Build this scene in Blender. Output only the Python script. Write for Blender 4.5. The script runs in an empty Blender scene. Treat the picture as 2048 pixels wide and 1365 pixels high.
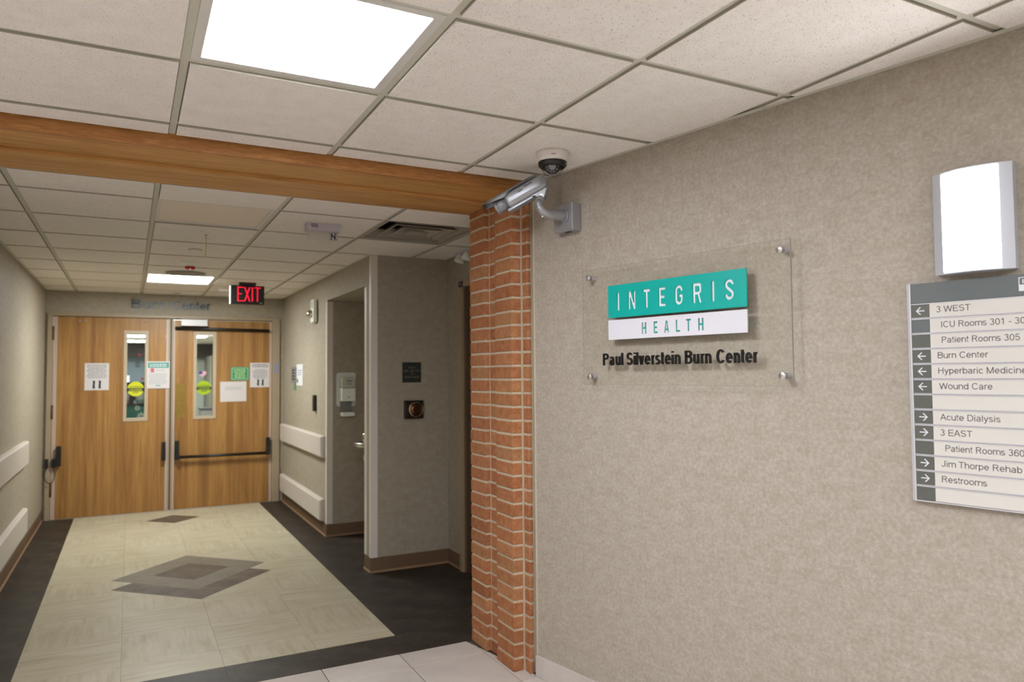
import bpy, bmesh, math, random
from mathutils import Vector, Matrix
random.seed(7)
sc = bpy.context.scene
COL = sc.collection
PI = math.pi

# ------------------------------------------------------------------ camera, world, exposure
yaw, pitch, roll = math.radians(27.7058), math.radians(2.5229), math.radians(-0.4641)
cy, sy, cp, sp, cr, sr = math.cos(yaw), math.sin(yaw), math.cos(pitch), math.sin(pitch), math.cos(roll), math.sin(roll)
fw = Vector((sy*cp, cy*cp, sp)); rt = Vector((cy, -sy, 0)); up = rt.cross(fw)
R_, U_ = cr*rt + sr*up, -sr*rt + cr*up
cam_d = bpy.data.cameras.new('camera'); cam = bpy.data.objects.new('camera', cam_d); COL.objects.link(cam)
cam.matrix_world = Matrix(((R_.x, U_.x, -fw.x, 0), (R_.y, U_.y, -fw.y, 0), (R_.z, U_.z, -fw.z, 1.5), (0, 0, 0, 1)))
cam_d.sensor_width = 36; cam_d.lens = 1457.9*36/2048
cam_d.clip_start = .02; cam_d.clip_end = 100
cam_d.dof.use_dof = True; cam_d.dof.focus_distance = 2.85; cam_d.dof.aperture_fstop = 2.6
sc.camera = cam
w = bpy.data.worlds.new('world'); sc.world = w; w.use_nodes = True
w.node_tree.nodes['Background'].inputs[0].default_value = (.9, .93, 1, 1)
w.node_tree.nodes['Background'].inputs[1].default_value = .25
sc.view_settings.view_transform = 'Standard'; sc.view_settings.look = 'None'
sc.view_settings.exposure = 0.0; sc.view_settings.gamma = 1
sc.view_settings.use_curve_mapping = False
L_LOBBY, L_CORR, L_SCONCE, L_FAR = 46.0, 64.0, 28.0, 45.0      # strength of the lit diffusers

# ------------------------------------------------------------------ materials
def lin(h):
    h = h.lstrip('#'); o = []
    for i in (0, 2, 4):
        c = int(h[i:i+2], 16)/255; o.append(c/12.92 if c <= .04045 else ((c+.055)/1.055)**2.4)
    return (*o, 1)
class N:
    def __init__(s, name):
        s.m = bpy.data.materials.new(name); s.m.use_nodes = True; s.t = s.m.node_tree
        s.b = s.t.nodes['Principled BSDF']; s.mul = None
    def new(s, t, **k):
        n = s.t.nodes.new(t)
        for a, v in k.items():
            if a in n.inputs.keys(): n.inputs[a].default_value = v
            else: setattr(n, a, v)
        return n
    def link(s, a, b): s.t.links.new(a, b)
    def co(s, scale=(1, 1, 1), rnd=False):
        tc = s.new('ShaderNodeTexCoord'); mp = s.new('ShaderNodeMapping')
        mp.inputs['Scale'].default_value = scale
        s.link(tc.outputs['Object'], mp.inputs[0])
        if rnd:
            oi = s.new('ShaderNodeObjectInfo'); m = s.new('ShaderNodeMath', operation='MULTIPLY'); m.inputs[1].default_value = 37.
            s.link(oi.outputs['Random'], m.inputs[0]); s.link(m.outputs[0], mp.inputs['Location'])
        return mp.outputs[0]
    def noise(s, co, scale, detail=3, rough=.55, **k):
        n = s.new('ShaderNodeTexNoise', **k); n.inputs['Scale'].default_value = scale
        n.inputs['Detail'].default_value = detail; n.inputs['Roughness'].default_value = rough
        s.link(co, n.inputs['Vector']); return n.outputs[0]
    def ramp(s, fac, stops, interp='LINEAR'):
        r = s.new('ShaderNodeValToRGB'); r.color_ramp.interpolation = interp
        e = r.color_ramp.elements
        while len(e) < len(stops): e.new(.5)
        for i, (p, c) in enumerate(stops):
            e[i].position = p; e[i].color = lin(c) if isinstance(c, str) else (c, c, c, 1)
        s.link(fac, r.inputs[0]); return r.outputs[0]
    def mix(s, a, b, fac=.5, mode='MIX'):
        n = s.new('ShaderNodeMix', data_type='RGBA', blend_type=mode)
        n.inputs[0].default_value = fac if not hasattr(fac, 'links') else 0
        if hasattr(fac, 'links'): s.link(fac, n.inputs[0])
        for v, i in ((a, 6), (b, 7)):
            if hasattr(v, 'links'): s.link(v, n.inputs[i])
            else: n.inputs[i].default_value = v
        return n.outputs[2]
    def bump(s, h, strength=.3, dist=.002):
        n = s.new('ShaderNodeBump'); n.inputs['Strength'].default_value = strength; n.inputs['Distance'].default_value = dist
        s.link(h, n.inputs['Height']); s.link(n.outputs[0], s.b.inputs['Normal'])
    def col(s, c): s.link(c, s.b.inputs['Base Color'])
def plain(name, c, rough=.5, metal=0, spec=.5, emit=None, es=0, alpha=None, trans=0):
    n = N(name); n.b.inputs['Base Color'].default_value = lin(c); n.b.inputs['Roughness'].default_value = rough
    n.b.inputs['Metallic'].default_value = metal; n.b.inputs['Specular IOR Level'].default_value = spec
    if emit: n.b.inputs['Emission Color'].default_value = lin(emit); n.b.inputs['Emission Strength'].default_value = es
    if trans: n.b.inputs['Transmission Weight'].default_value = trans
    return n.m
def wallpaper(name, a, b, c2):
    n = N(name); co = n.co()
    f = n.noise(co, 70, 5, .66); g = n.noise(n.co((1, 1, 1.4)), 16, 3, .5)
    c = n.ramp(f, [(.25, a), (.52, b), (.78, c2)])
    c = n.mix(c, n.ramp(g, [(.3, '#f1eee9'), (.7, '#ffffff')]), 1., 'MULTIPLY')
    fl = n.noise(n.co((1, 1, .6)), 330, 2, .6)
    c = n.mix(c, n.ramp(fl, [(.30, '#d6d2cc'), (.46, '#ffffff')]), .6, 'MULTIPLY')
    n.col(c); n.b.inputs['Roughness'].default_value = .62; n.b.inputs['Specular IOR Level'].default_value = .25
    n.bump(f, .12, .0015); return n.m
M = {}
M['wall_sign'] = wallpaper('sign wall vinyl', '#a0978a', '#b1a89c', '#c3bbb0')
M['wall_corr'] = wallpaper('corridor wall vinyl', '#a19988', '#aba292', '#b6ae9e')
M['wall_plain'] = plain('plain wall paint', '#cfc8ba', .8)
M['far_wall'] = plain('far wall grey', '#a8aaa9', .8)
def m_ceiling(name, a, b):
    n = N(name); co = n.co(rnd=True)
    f = n.noise(co, 150, 4, .7); p = n.noise(co, 210, 2, .5); r = n.noise(co, 5.5, 5, .55, noise_type='RIDGED_MULTIFRACTAL')
    c = n.ramp(n.noise(co, 14, 3), [(.3, a), (.7, b)])
    c = n.mix(c, n.ramp(p, [(.29, '#978d80'), (.38, '#ffffff')]), .75, 'MULTIPLY')
    n.col(c); n.b.inputs['Roughness'].default_value = .95; n.b.inputs['Specular IOR Level'].default_value = .1
    s = n.new('ShaderNodeMath', operation='MULTIPLY_ADD'); n.link(n.ramp(r, [(.78, 0.), (.86, 1.), (.95, .3)]), s.inputs[0]); s.inputs[1].default_value = 1.6
    n.link(f, s.inputs[2]); n.bump(s.outputs[0], .75, .0018); return n.m
M['tile'] = m_ceiling('mineral fibre ceiling tile', '#ece5de', '#f2ece6')
M['tile_far'] = m_ceiling('mineral fibre corridor tile', '#efe8df', '#f3ede5')
M['tile_edge'] = plain('raw tile edge', '#aaa495', .95)
M['tee'] = plain('ceiling grid metal', '#c9c6b8', .55)
M['lens_lobby'] = plain('lit lobby diffuser', '#ffffff', .4, emit='#f3f7ff', es=L_LOBBY)
M['lens_corr'] = plain('lit corridor diffuser', '#ffffff', .4, emit='#f6fbf8', es=L_CORR)
M['lens_sconce'] = plain('lit sconce diffuser', '#ffffff', .4, emit='#fbfcff', es=L_SCONCE)
M['lens_far'] = plain('lit far diffuser', '#ffffff', .4, emit='#f4f8ff', es=L_FAR)
M['lens_off'] = plain('unlit diffuser', '#e2d7c8', .35)
M['white_metal'] = plain('white enamel metal', '#d5d3cd', .4)
def m_wood(name, stops, scale, rough=.45, bs=.08):
    n = N(name); co = n.co(scale, rnd=False)
    wv = n.noise(co, 3.0, 6, .62, normalize=True); fine = n.noise(n.co(tuple(s*7 for s in scale)), 3., 3, .6)
    c = n.ramp(wv, stops); c = n.mix(c, n.ramp(fine, [(.35, '#d6c4ae'), (.6, '#ffffff')]), .55, 'MULTIPLY')
    n.col(c); n.b.inputs['Roughness'].default_value = rough; n.bump(fine, bs, .001); return n.m
M['door_wood'] = m_wood('light oak door veneer', [(.28, '#855b2a'), (.45, '#9a6e38'), (.60, '#b08448'), (.75, '#946732')], (4.5, 4.5, .16), .42)
M['beam_wood'] = m_wood('stained pine board', [(.25, '#9c6a38'), (.45, '#bd8a4c'), (.6, '#ca9a5a'), (.78, '#ab763f')], (.35, 7, 7), .5, .12)
M['beam_face'] = m_wood('stained pine fascia', [(.25, '#98632f'), (.42, '#b57d43'), (.52, '#a56d38'), (.62, '#be884a'), (.78, '#aa7240')], (1.0, 7, 7), .5, .12)
def m_brick():
    n = N('fired brick'); co = n.co(); oi = n.new('ShaderNodeObjectInfo')
    base = n.ramp(oi.outputs['Random'], [(0, '#a86f4b'), (.25, '#b67e56'), (.5, '#ac7450'), (.7, '#ba875e'), (.85, '#9e6645'), (1, '#b78a60')])
    c = n.mix(base, n.ramp(n.noise(co, 28, 4, .6), [(.3, '#d9c6b8'), (.65, '#ffffff')]), .8, 'MULTIPLY')
    c = n.mix(c, n.ramp(n.noise(co, 170, 2, .5), [(.30, '#6b4632'), (.37, '#ffffff')]), .7, 'MULTIPLY')
    n.col(c); n.b.inputs['Roughness'].default_value = .88; n.b.inputs['Specular IOR Level'].default_value = .2
    n.bump(n.noise(co, 90, 5, .7), .5, .002); return n.m
M['brick'] = m_brick()
def m_simple_noise(name, a, b, sc_, rough, bs=.2, bd=.001, **k):
    n = N(name); co = n.co(); f = n.noise(co, sc_, 5, .6); n.col(n.ramp(f, [(.3, a), (.7, b)]))
    n.b.inputs['Roughness'].default_value = rough; n.bump(f, bs, bd)
    for a_, v in k.items(): n.b.inputs[a_].default_value = v
    return n.m
M['mortar'] = m_simple_noise('lime mortar', '#b8a88f', '#cdc0a9', 90, .95, .5, .002)
def m_vinyl(name, scale, stops, rough):
    n = N(name); co = n.co(scale, rnd=True); f = n.noise(co, 3.2, 5, .6)
    g = n.noise(n.co((1, 1, 1), rnd=True), 5, 3)
    c = n.ramp(f, stops); c = n.mix(c, n.ramp(g, [(.3, '#efebe2'), (.7, '#ffffff')]), .8, 'MULTIPLY'); n.col(c)
    n.b.inputs['Roughness'].default_value = rough; n.b.inputs['Specular IOR Level'].default_value = .35; return n.m
PALE = [(.28, '#a99f86'), (.45, '#b8af97'), (.6, '#c1b9a4'), (.75, '#b2a990')]
M['pale_x'] = m_vinyl('pale striated vinyl across', (.9, 9, 1), PALE, .42)
M['pale_y'] = m_vinyl('pale striated vinyl along', (9, .9, 1), PALE, .42)
def m_dark(name, stops, rough=.5):
    n = N(name); co = n.co(); f = n.noise(co, 5, 6, .62); h = n.noise(co, 45, 4, .6)
    c = n.ramp(f, stops); c = n.mix(c, n.ramp(h, [(.3, '#c8c2b8'), (.7, '#ffffff')]), .6, 'MULTIPLY'); n.col(c)
    n.b.inputs['Roughness'].default_value = rough; n.b.inputs['Specular IOR Level'].default_value = .35; return n.m
M['dark'] = m_dark('dark slate vinyl', [(.32, '#241f1a'), (.5, '#372f27'), (.68, '#4d453b')])
M['diamond_brown'] = m_dark('brown slate vinyl', [(.32, '#46392d'), (.5, '#625343'), (.68, '#7c6c59')])
M['diamond_grey'] = m_dark('grey stone vinyl', [(.3, '#756c5f'), (.7, '#8a8071')])
def m_marble():
    n = N('polished pale marble'); co = n.co((1, 1, 1), rnd=True)
    f = n.noise(co, 3, 5, .6); v = n.noise(n.co((1.5, 4, 1), rnd=True), 3.5, 8, .68, noise_type='RIDGED_MULTIFRACTAL')
    c = n.ramp(f, [(.3, '#b9b0a8'), (.7, '#cfc6be')])
    c = n.mix(c, n.ramp(v, [(.45, '#ffffff'), (.85, '#b9b8c4'), (1., '#8f92a3')]), .75, 'MULTIPLY'); n.col(c)
    n.b.inputs['Roughness'].default_value = .28; return n.m
M['marble'] = m_marble()
M['grout'] = plain('dark grout', '#4b473f', .9)
M['rail'] = plain('cream bumper rail plastic', '#c9c0b6', .5)
M['guard'] = plain('cream corner guard plastic', '#d9d1c6', .45)
M['base'] = plain('brown rubber baseboard', '#6d5540', .5)
M['base_toe'] = plain('tan rubber toe', '#8d6f53', .5)
M['frame'] = plain('taupe painted steel', '#a39178', .45)
M['frame_pink'] = plain('pinkish steel edge', '#bfa898', .4)
M['frame_dark'] = plain('brown painted steel', '#6f5a44', .45)
M['vision'] = plain('beige vision frame', '#b7a58c', .5)
M['door_brown'] = plain('dark brown door face', '#4e3b29', .55)
M['black'] = plain('black hardware', '#15130f', .4)
M['black_soft'] = plain('black gasket', '#22201c', .7)
M['steel'] = plain('brushed steel', '#b9b7b2', .3, .9)
M['closer'] = plain('silver closer cover', '#c9c6c6', .45, .3)
M['brass'] = m_simple_noise('worn brass', '#8d7436', '#a88c49', 60, .38, .1, .001, Metallic=.75)
M['bronze'] = m_simple_noise('aged bronze', '#3e2c19', '#8a6430', 140, .45, .2, .001, Metallic=.6)
M['bronze_plate'] = plain('bronze steel plate', '#6b4a2c', .22, .85)
M['steel_ring'] = plain('polished ring', '#d8d2c6', .15, 1)
M['letters_steel'] = plain('satin steel letters', '#565b5f', .42, .6)
M['paper'] = plain('white paper', '#d3cccb', .7)
M['paper_w'] = plain('bright paper', '#dcdcde', .7)
M['ink'] = plain('grey ink', '#86868c', .8)
M['ink_dark'] = plain('navy ink', '#1f2a38', .8)
M['ink_light'] = plain('faint ink', '#b5b6ba', .8)
M['teal_ink'] = plain('teal ink', '#2f968a', .7)
M['red_ink'] = plain('red ink', '#c23b50', .7)
M['pink_ink'] = plain('pink ink', '#d99aa4', .7)
M['green'] = plain('green plastic sign', '#0f8258', .5)
M['green_pale'] = plain('pale green border', '#7fb191', .5)
M['cream_ink'] = plain('cream letters', '#b7d28f', .6)
M['yellow'] = plain('fluorescent yellow vinyl', '#cfd01c', .6)
M['yellow_green'] = plain('fluorescent lime vinyl', '#a3bd12', .6)
M['flag_red'] = plain('flag red', '#cc5a68', .6); M['flag_white'] = plain('flag white', '#ded3d8', .6); M['flag_blue'] = plain('flag blue', '#4d4889', .6)
def m_glass(name, tint='#ffffff', rough=0.0):
    n = N(name); t = n.t; out = t.nodes['Material Output']
    tr = n.new('ShaderNodeBsdfTransparent'); tr.inputs[0].default_value = lin(tint)
    gl = n.new('ShaderNodeBsdfGlossy'); gl.inputs['Roughness'].default_value = .02
    fr0 = n.new('ShaderNodeFresnel'); fr0.inputs[0].default_value = 1.45
    ge = n.new('ShaderNodeNewGeometry'); iv = n.new('ShaderNodeMath', operation='SUBTRACT'); iv.inputs[0].default_value = 1.; n.link(ge.outputs['Backfacing'], iv.inputs[1])
    fr = n.new('ShaderNodeMath', operation='MULTIPLY'); n.link(fr0.outputs[0], fr.inputs[0]); n.link(iv.outputs[0], fr.inputs[1])
    mx = n.new('ShaderNodeMixShader'); n.link(fr.outputs[0], mx.inputs[0]); n.link(tr.outputs[0], mx.inputs[1]); n.link(gl.outputs[0], mx.inputs[2])
    n.link(mx.outputs[0], out.inputs[0]); return n.m
M['glass'] = m_glass('window glass', '#e4ebe8')
M['acrylic'] = m_glass('clear acrylic', '#fefefd')
M['acrylic_edge'] = plain('acrylic edge', '#8f8a86', .2)
M['teal'] = plain('teal sign face', '#00a59a', .35)
M['sign_white'] = plain('white sign face', '#d9d7de', .4)
M['sign_white_lit'] = plain('white letter face', '#e4e4e6', .5)
M['black_letter'] = plain('black acrylic letters', '#131211', .35)
M['alu'] = plain('satin aluminium', '#c6c6cc', .35, .6)
M['alu_strip'] = plain('pale aluminium strip', '#cfcdd2', .4, .2)
M['cap'] = plain('polished aluminium cap', '#e0dfe0', .22, .9)
M['dir_beige'] = plain('beige directory panel', '#d4d0c8', .45)
M['dir_dark'] = m_simple_noise('slate directory panel', '#5c6262', '#646a6a', 3, .38, 0)
M['dir_dark2'] = plain('grey green directory tile', '#5c5e58', .4)
M['dir_text'] = plain('charcoal letters', '#4c494c', .5)
M['dir_line'] = plain('dark seam', '#4a4448', .6)
M['dir_white'] = plain('white marking', '#e0e0e6', .5)
M['sconce'] = plain('silver sconce body', '#bcbec4', .4, .25)
M['cam_grey'] = plain('silver grey camera paint', '#a4a5a9', .34, .45)
M['cam_grey_d'] = plain('dark silver camera paint', '#8c8d91', .4, .4)
M['cam_white'] = plain('white camera plastic', '#ded6d0', .4)
M['dome'] = m_glass('clear dome', '#e8e8e8')
M['lens_black'] = plain('lens black', '#0c0c0e', .12)
M['led'] = plain('infrared emitter', '#c8b8b0', .2)
M['led_green'] = plain('status light green', '#4fae3a', .3, emit='#4fae3a', es=.3)
M['exit_black'] = plain('exit sign black', '#171412', .5)
M['exit_red'] = plain('lit red letters', '#ff2a40', .4, emit='#ff1640', es=1.15)
M['exit_green'] = plain('clear exit panel', '#b9b3a4', .3)
M['lilac'] = plain('pale plastic housing', '#bcb4bb', .5)
M['red'] = plain('red lens', '#c3201c', .3)
M['speaker'] = plain('grey speaker grille', '#8e8681', .6)
M['string'] = plain('pale yellow cord', '#dccb98', .8)
M['disp_white'] = plain('dispenser white plastic', '#eef0e6', .4)
M['disp_back'] = plain('dispenser backplate', '#dcdfd8', .5)
M['disp_clear'] = plain('dispenser clear window', '#bfc1b0', .25)
M['disp_grey'] = plain('dispenser grey', '#7d7c7b', .5)
M['blue_ink'] = plain('blue ink', '#3a3a86', .6)
M['door_tag'] = plain('blue grey tag', '#8d93a8', .5)
M['sign_dark'] = plain('dark green plaque', '#232821', .6)
M['sign_text'] = plain('plaque lettering', '#8c7f72', .6)
M['grey_card'] = plain('grey card', '#7f7c76', .6)
M['green_card'] = plain('green card', '#4b9468', .6)
M['duct'] = plain('dark duct', '#1c1b1c', .8)
M['vane'] = plain('vent vane', '#a39a8c', .5)
M['dark_wood'] = plain('dark bulkhead', '#3b332c', .7)
M['desk'] = plain('green desk panel', '#1c6b5c', .6)
M['far_brown'] = plain('far brown wall', '#8f8676', .8)
M['far_pale'] = plain('far pale door', '#c4c8c0', .7)
M['far_blue'] = plain('far blue grey wall', '#8e99a4', .8)

# ------------------------------------------------------------------ helpers
def tag(o, label=None, cat=None, group=None, kind=None):
    if label: o['label'] = label
    if cat: o['category'] = cat
    if group: o['group'] = group
    if kind: o['kind'] = kind
    return o
def put(o, parent=None):
    COL.objects.link(o)
    if parent is not None: o.parent = parent
    return o
def mesh(name, vs, fs, mat, parent=None, smooth=False, loc=None):
    me = bpy.data.meshes.new(name); me.from_pydata([tuple(v) for v in vs], [], fs)
    if mat: me.materials.append(M[mat] if isinstance(mat, str) else mat)
    if smooth:
        for p in me.polygons: p.use_smooth = True
    o = bpy.data.objects.new(name, me)
    if loc: o.location = loc
    return put(o, parent)
BF = [(0, 1, 3, 2), (4, 6, 7, 5), (0, 4, 5, 1), (2, 3, 7, 6), (0, 2, 6, 4), (1, 5, 7, 3)]
def boxv(x0, x1, y0, y1, z0, z1):
    return [(x, y, z) for x in (x0, x1) for y in (y0, y1) for z in (z0, z1)]
class G:                                   # collects shapes, builds ONE mesh
    def __init__(s): s.v = []; s.f = []; s.sm = []
    def add(s, v, f, sm=False):
        k = len(s.v); s.v += [tuple(p) for p in v]; s.f += [tuple(i+k for i in q) for q in f]; s.sm += [sm]*len(f); return s
    def box(s, *a): return s.add(boxv(*a), BF)
    def cyl(s, c, axis, r, h, n=24, r2=None, smooth=True):
        c = Vector(c); a = Vector(axis).normalized(); r2 = r if r2 is None else r2
        t = a.orthogonal().normalized(); b = a.cross(t); v = []
        for rr, d in ((r, 0), (r2, h)):
            for i in range(n):
                q = 2*PI*i/n; v.append(c+a*d+(t*math.cos(q)+b*math.sin(q))*rr)
        f = [(i, (i+1) % n, n+(i+1) % n, n+i) for i in range(n)]
        s.add(v, f, smooth); k = len(s.v)-2*n
        s.f += [tuple(k+i for i in reversed(range(n))), tuple(k+n+i for i in range(n))]; s.sm += [False, False]
        return s
    def lathe(s, c, axis, prof, n=32):     # prof: (radius, height)
        c = Vector(c); a = Vector(axis).normalized(); t = a.orthogonal().normalized(); b = a.cross(t); v = []
        for r, d in prof:
            for i in range(n):
                q = 2*PI*i/n; v.append(c+a*d+(t*math.cos(q)+b*math.sin(q))*max(r, 1e-5))
        f = [(j*n+i, j*n+(i+1) % n, (j+1)*n+(i+1) % n, (j+1)*n+i) for j in range(len(prof)-1) for i in range(n)]
        return s.add(v, f, True)
    def tube(s, pts, r, n=12, closed=False):
        P = [Vector(p) for p in pts]; v = []; ref = Vector((0, 0, 1))
        rs = r if isinstance(r, (list, tuple)) else [r]*len(P)
        T = [(P[min(i+1, len(P)-1)]-P[max(i-1, 0)]).normalized() for i in range(len(P))]
        t = T[0].orthogonal().normalized()
        for i, p in enumerate(P):
            t = (t-T[i]*t.dot(T[i])).normalized(); b = T[i].cross(t)
            for k in range(n):
                q = 2*PI*k/n; v.append(p+(t*math.cos(q)+b*math.sin(q))*rs[i])
        m = len(P)
        f = [(j*n+i, j*n+(i+1) % n, (j+1)*n+(i+1) % n, (j+1)*n+i) for j in range(m-1) for i in range(n)]
        s.add(v, f, True); k = len(s.v)-m*n
        s.f += [tuple(k+i for i in reversed(range(n))), tuple(k+(m-1)*n+i for i in range(n))]; s.sm += [False, False]; return s
    def prism(s, poly, y0, y1):            # polygon in x,z (CCW seen from -y), from y0 (front) to y1
        n = len(poly); v = [(x, y0, z) for x, z in poly]+[(x, y1, z) for x, z in poly]
        f = [tuple(range(n)), tuple(reversed(range(n, 2*n)))]+[(i, n+i, n+(i+1) % n, (i+1) % n) for i in range(n)]
        return s.add(v, f)
    def build(s, name, mat, parent=None, bevel=0, seg=2, loc=None, fix=True):
        me = bpy.data.meshes.new(name); me.from_pydata(s.v, [], s.f); me.materials.append(M[mat])
        for p, q in zip(me.polygons, s.sm): p.use_smooth = q
        if bevel or fix:
            bm = bmesh.new(); bm.from_mesh(me)
            bmesh.ops.recalc_face_normals(bm, faces=bm.faces)
            if bevel:
                es = [e for e in bm.edges if len(e.link_faces) == 2 and e.calc_face_angle(0) > .6]
                bmesh.ops.bevel(bm, geom=es, offset=bevel, segments=seg, affect='EDGES', profile=.6)
            bm.to_mesh(me); bm.free()
        o = bpy.data.objects.new(name, me)
        if loc: o.location = loc
        return put(o, parent)
def box(name, x0, x1, y0, y1, z0, z1, mat, parent=None, bevel=0, seg=2):
    return G().box(x0, x1, y0, y1, z0, z1).build(name, mat, parent, bevel, seg)
def empty(name, loc=(0, 0, 0), rz=0, label=None, cat=None, group=None, kind=None):
    o = bpy.data.objects.new(name, None); o.location = loc; o.rotation_euler = (0, 0, rz); o.empty_display_size = .05
    put(o); return tag(o, label, cat, group, kind)
def clip(poly, n, d):                      # keep n.p <= d
    out = []
    for i, a in enumerate(poly):
        b = poly[(i+1) % len(poly)]; da, db = n[0]*a[0]+n[1]*a[1]-d, n[0]*b[0]+n[1]*b[1]-d
        if da <= 0: out.append(a)
        if da*db < 0: t = da/(da-db); out.append((a[0]+(b[0]-a[0])*t, a[1]+(b[1]-a[1])*t))
    return out
def slab(name, poly, z0, z1, mat, parent=None, chamfer=0, down=True):
    """plan polygon given an own origin at its first corner; chamfered at the visible face"""
    ox, oy = poly[0]; P = [(x-ox, y-oy) for x, y in poly]; n = len(P)
    cx, cy_ = sum(p[0] for p in P)/n, sum(p[1] for p in P)/n
    v = []
    if chamfer:
        Q = [(x-math.copysign(min(chamfer, abs(x-cx)*.5), x-cx), y-math.copysign(min(chamfer, abs(y-cy_)*.5), y-cy_)) for x, y in P]
        if down: rings = [(Q, z0), (P, z0+chamfer), (P, z1)]
        else: rings = [(P, z0), (P, z1-chamfer), (Q, z1)]
    else: rings = [(P, z0), (P, z1)]
    for r, z in rings: v += [(x, y, z) for x, y in r]
    f = [tuple(reversed(range(n))), tuple((len(rings)-1)*n+i for i in range(n))]
    for j in range(len(rings)-1): f += [(j*n+i, j*n+(i+1) % n, (j+1)*n+(i+1) % n, (j+1)*n+i) for i in range(n)]
    return mesh(name, v, f, mat, parent, loc=(ox, oy, 0))
_fc = {}
def text(body, x0, x1, zb, cap, y, mat, parent, name='lettering', depth=.001, bold=0., keep=None):
    """built-in font, turned into a mesh facing -y; zb is the baseline, cap the height of a capital"""
    def raw(b, bo):
        c = bpy.data.curves.new('t', 'FONT'); c.body = b; c.size = 1; c.offset = bo; c.resolution_u = 3
        o = bpy.data.objects.new('t', c); COL.objects.link(o)
        me = bpy.data.meshes.new_from_object(o.evaluated_get(bpy.context.evaluated_depsgraph_get()))
        V = [v.co.copy() for v in me.vertices]; F = [tuple(p.vertices) for p in me.polygons]
        bpy.data.objects.remove(o); bpy.data.curves.remove(c); bpy.data.meshes.remove(me); return V, F
    if 'H' not in _fc: _fc['H'] = max(v.y for v in raw('H', 0)[0])
    V, F = raw(body, bold); hs = cap/_fc['H']
    a, b = min(v.x for v in V), max(v.x for v in V)
    if keep: sx = hs*keep; x1 = x0+(b-a)*sx
    else: sx = (x1-x0)/(b-a)
    g = G(); W = [(x0+(v.x-a)*sx, y-depth, zb+v.y*hs) for v in V]
    k = len(W); ed = {}
    for f in F:
        for i in range(len(f)):
            e = (f[i], f[(i+1) % len(f)]); ed[e] = ed.get(e, 0)+1
    side = [e for e in ed if (e[1], e[0]) not in ed]
    g.add(W+[(x, y, z) for x, _, z in W], [tuple(f) for f in F]+[(e[0], k+e[0], k+e[1], e[1]) for e in side])
    return g.build(name, mat, parent, fix=False)
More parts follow.
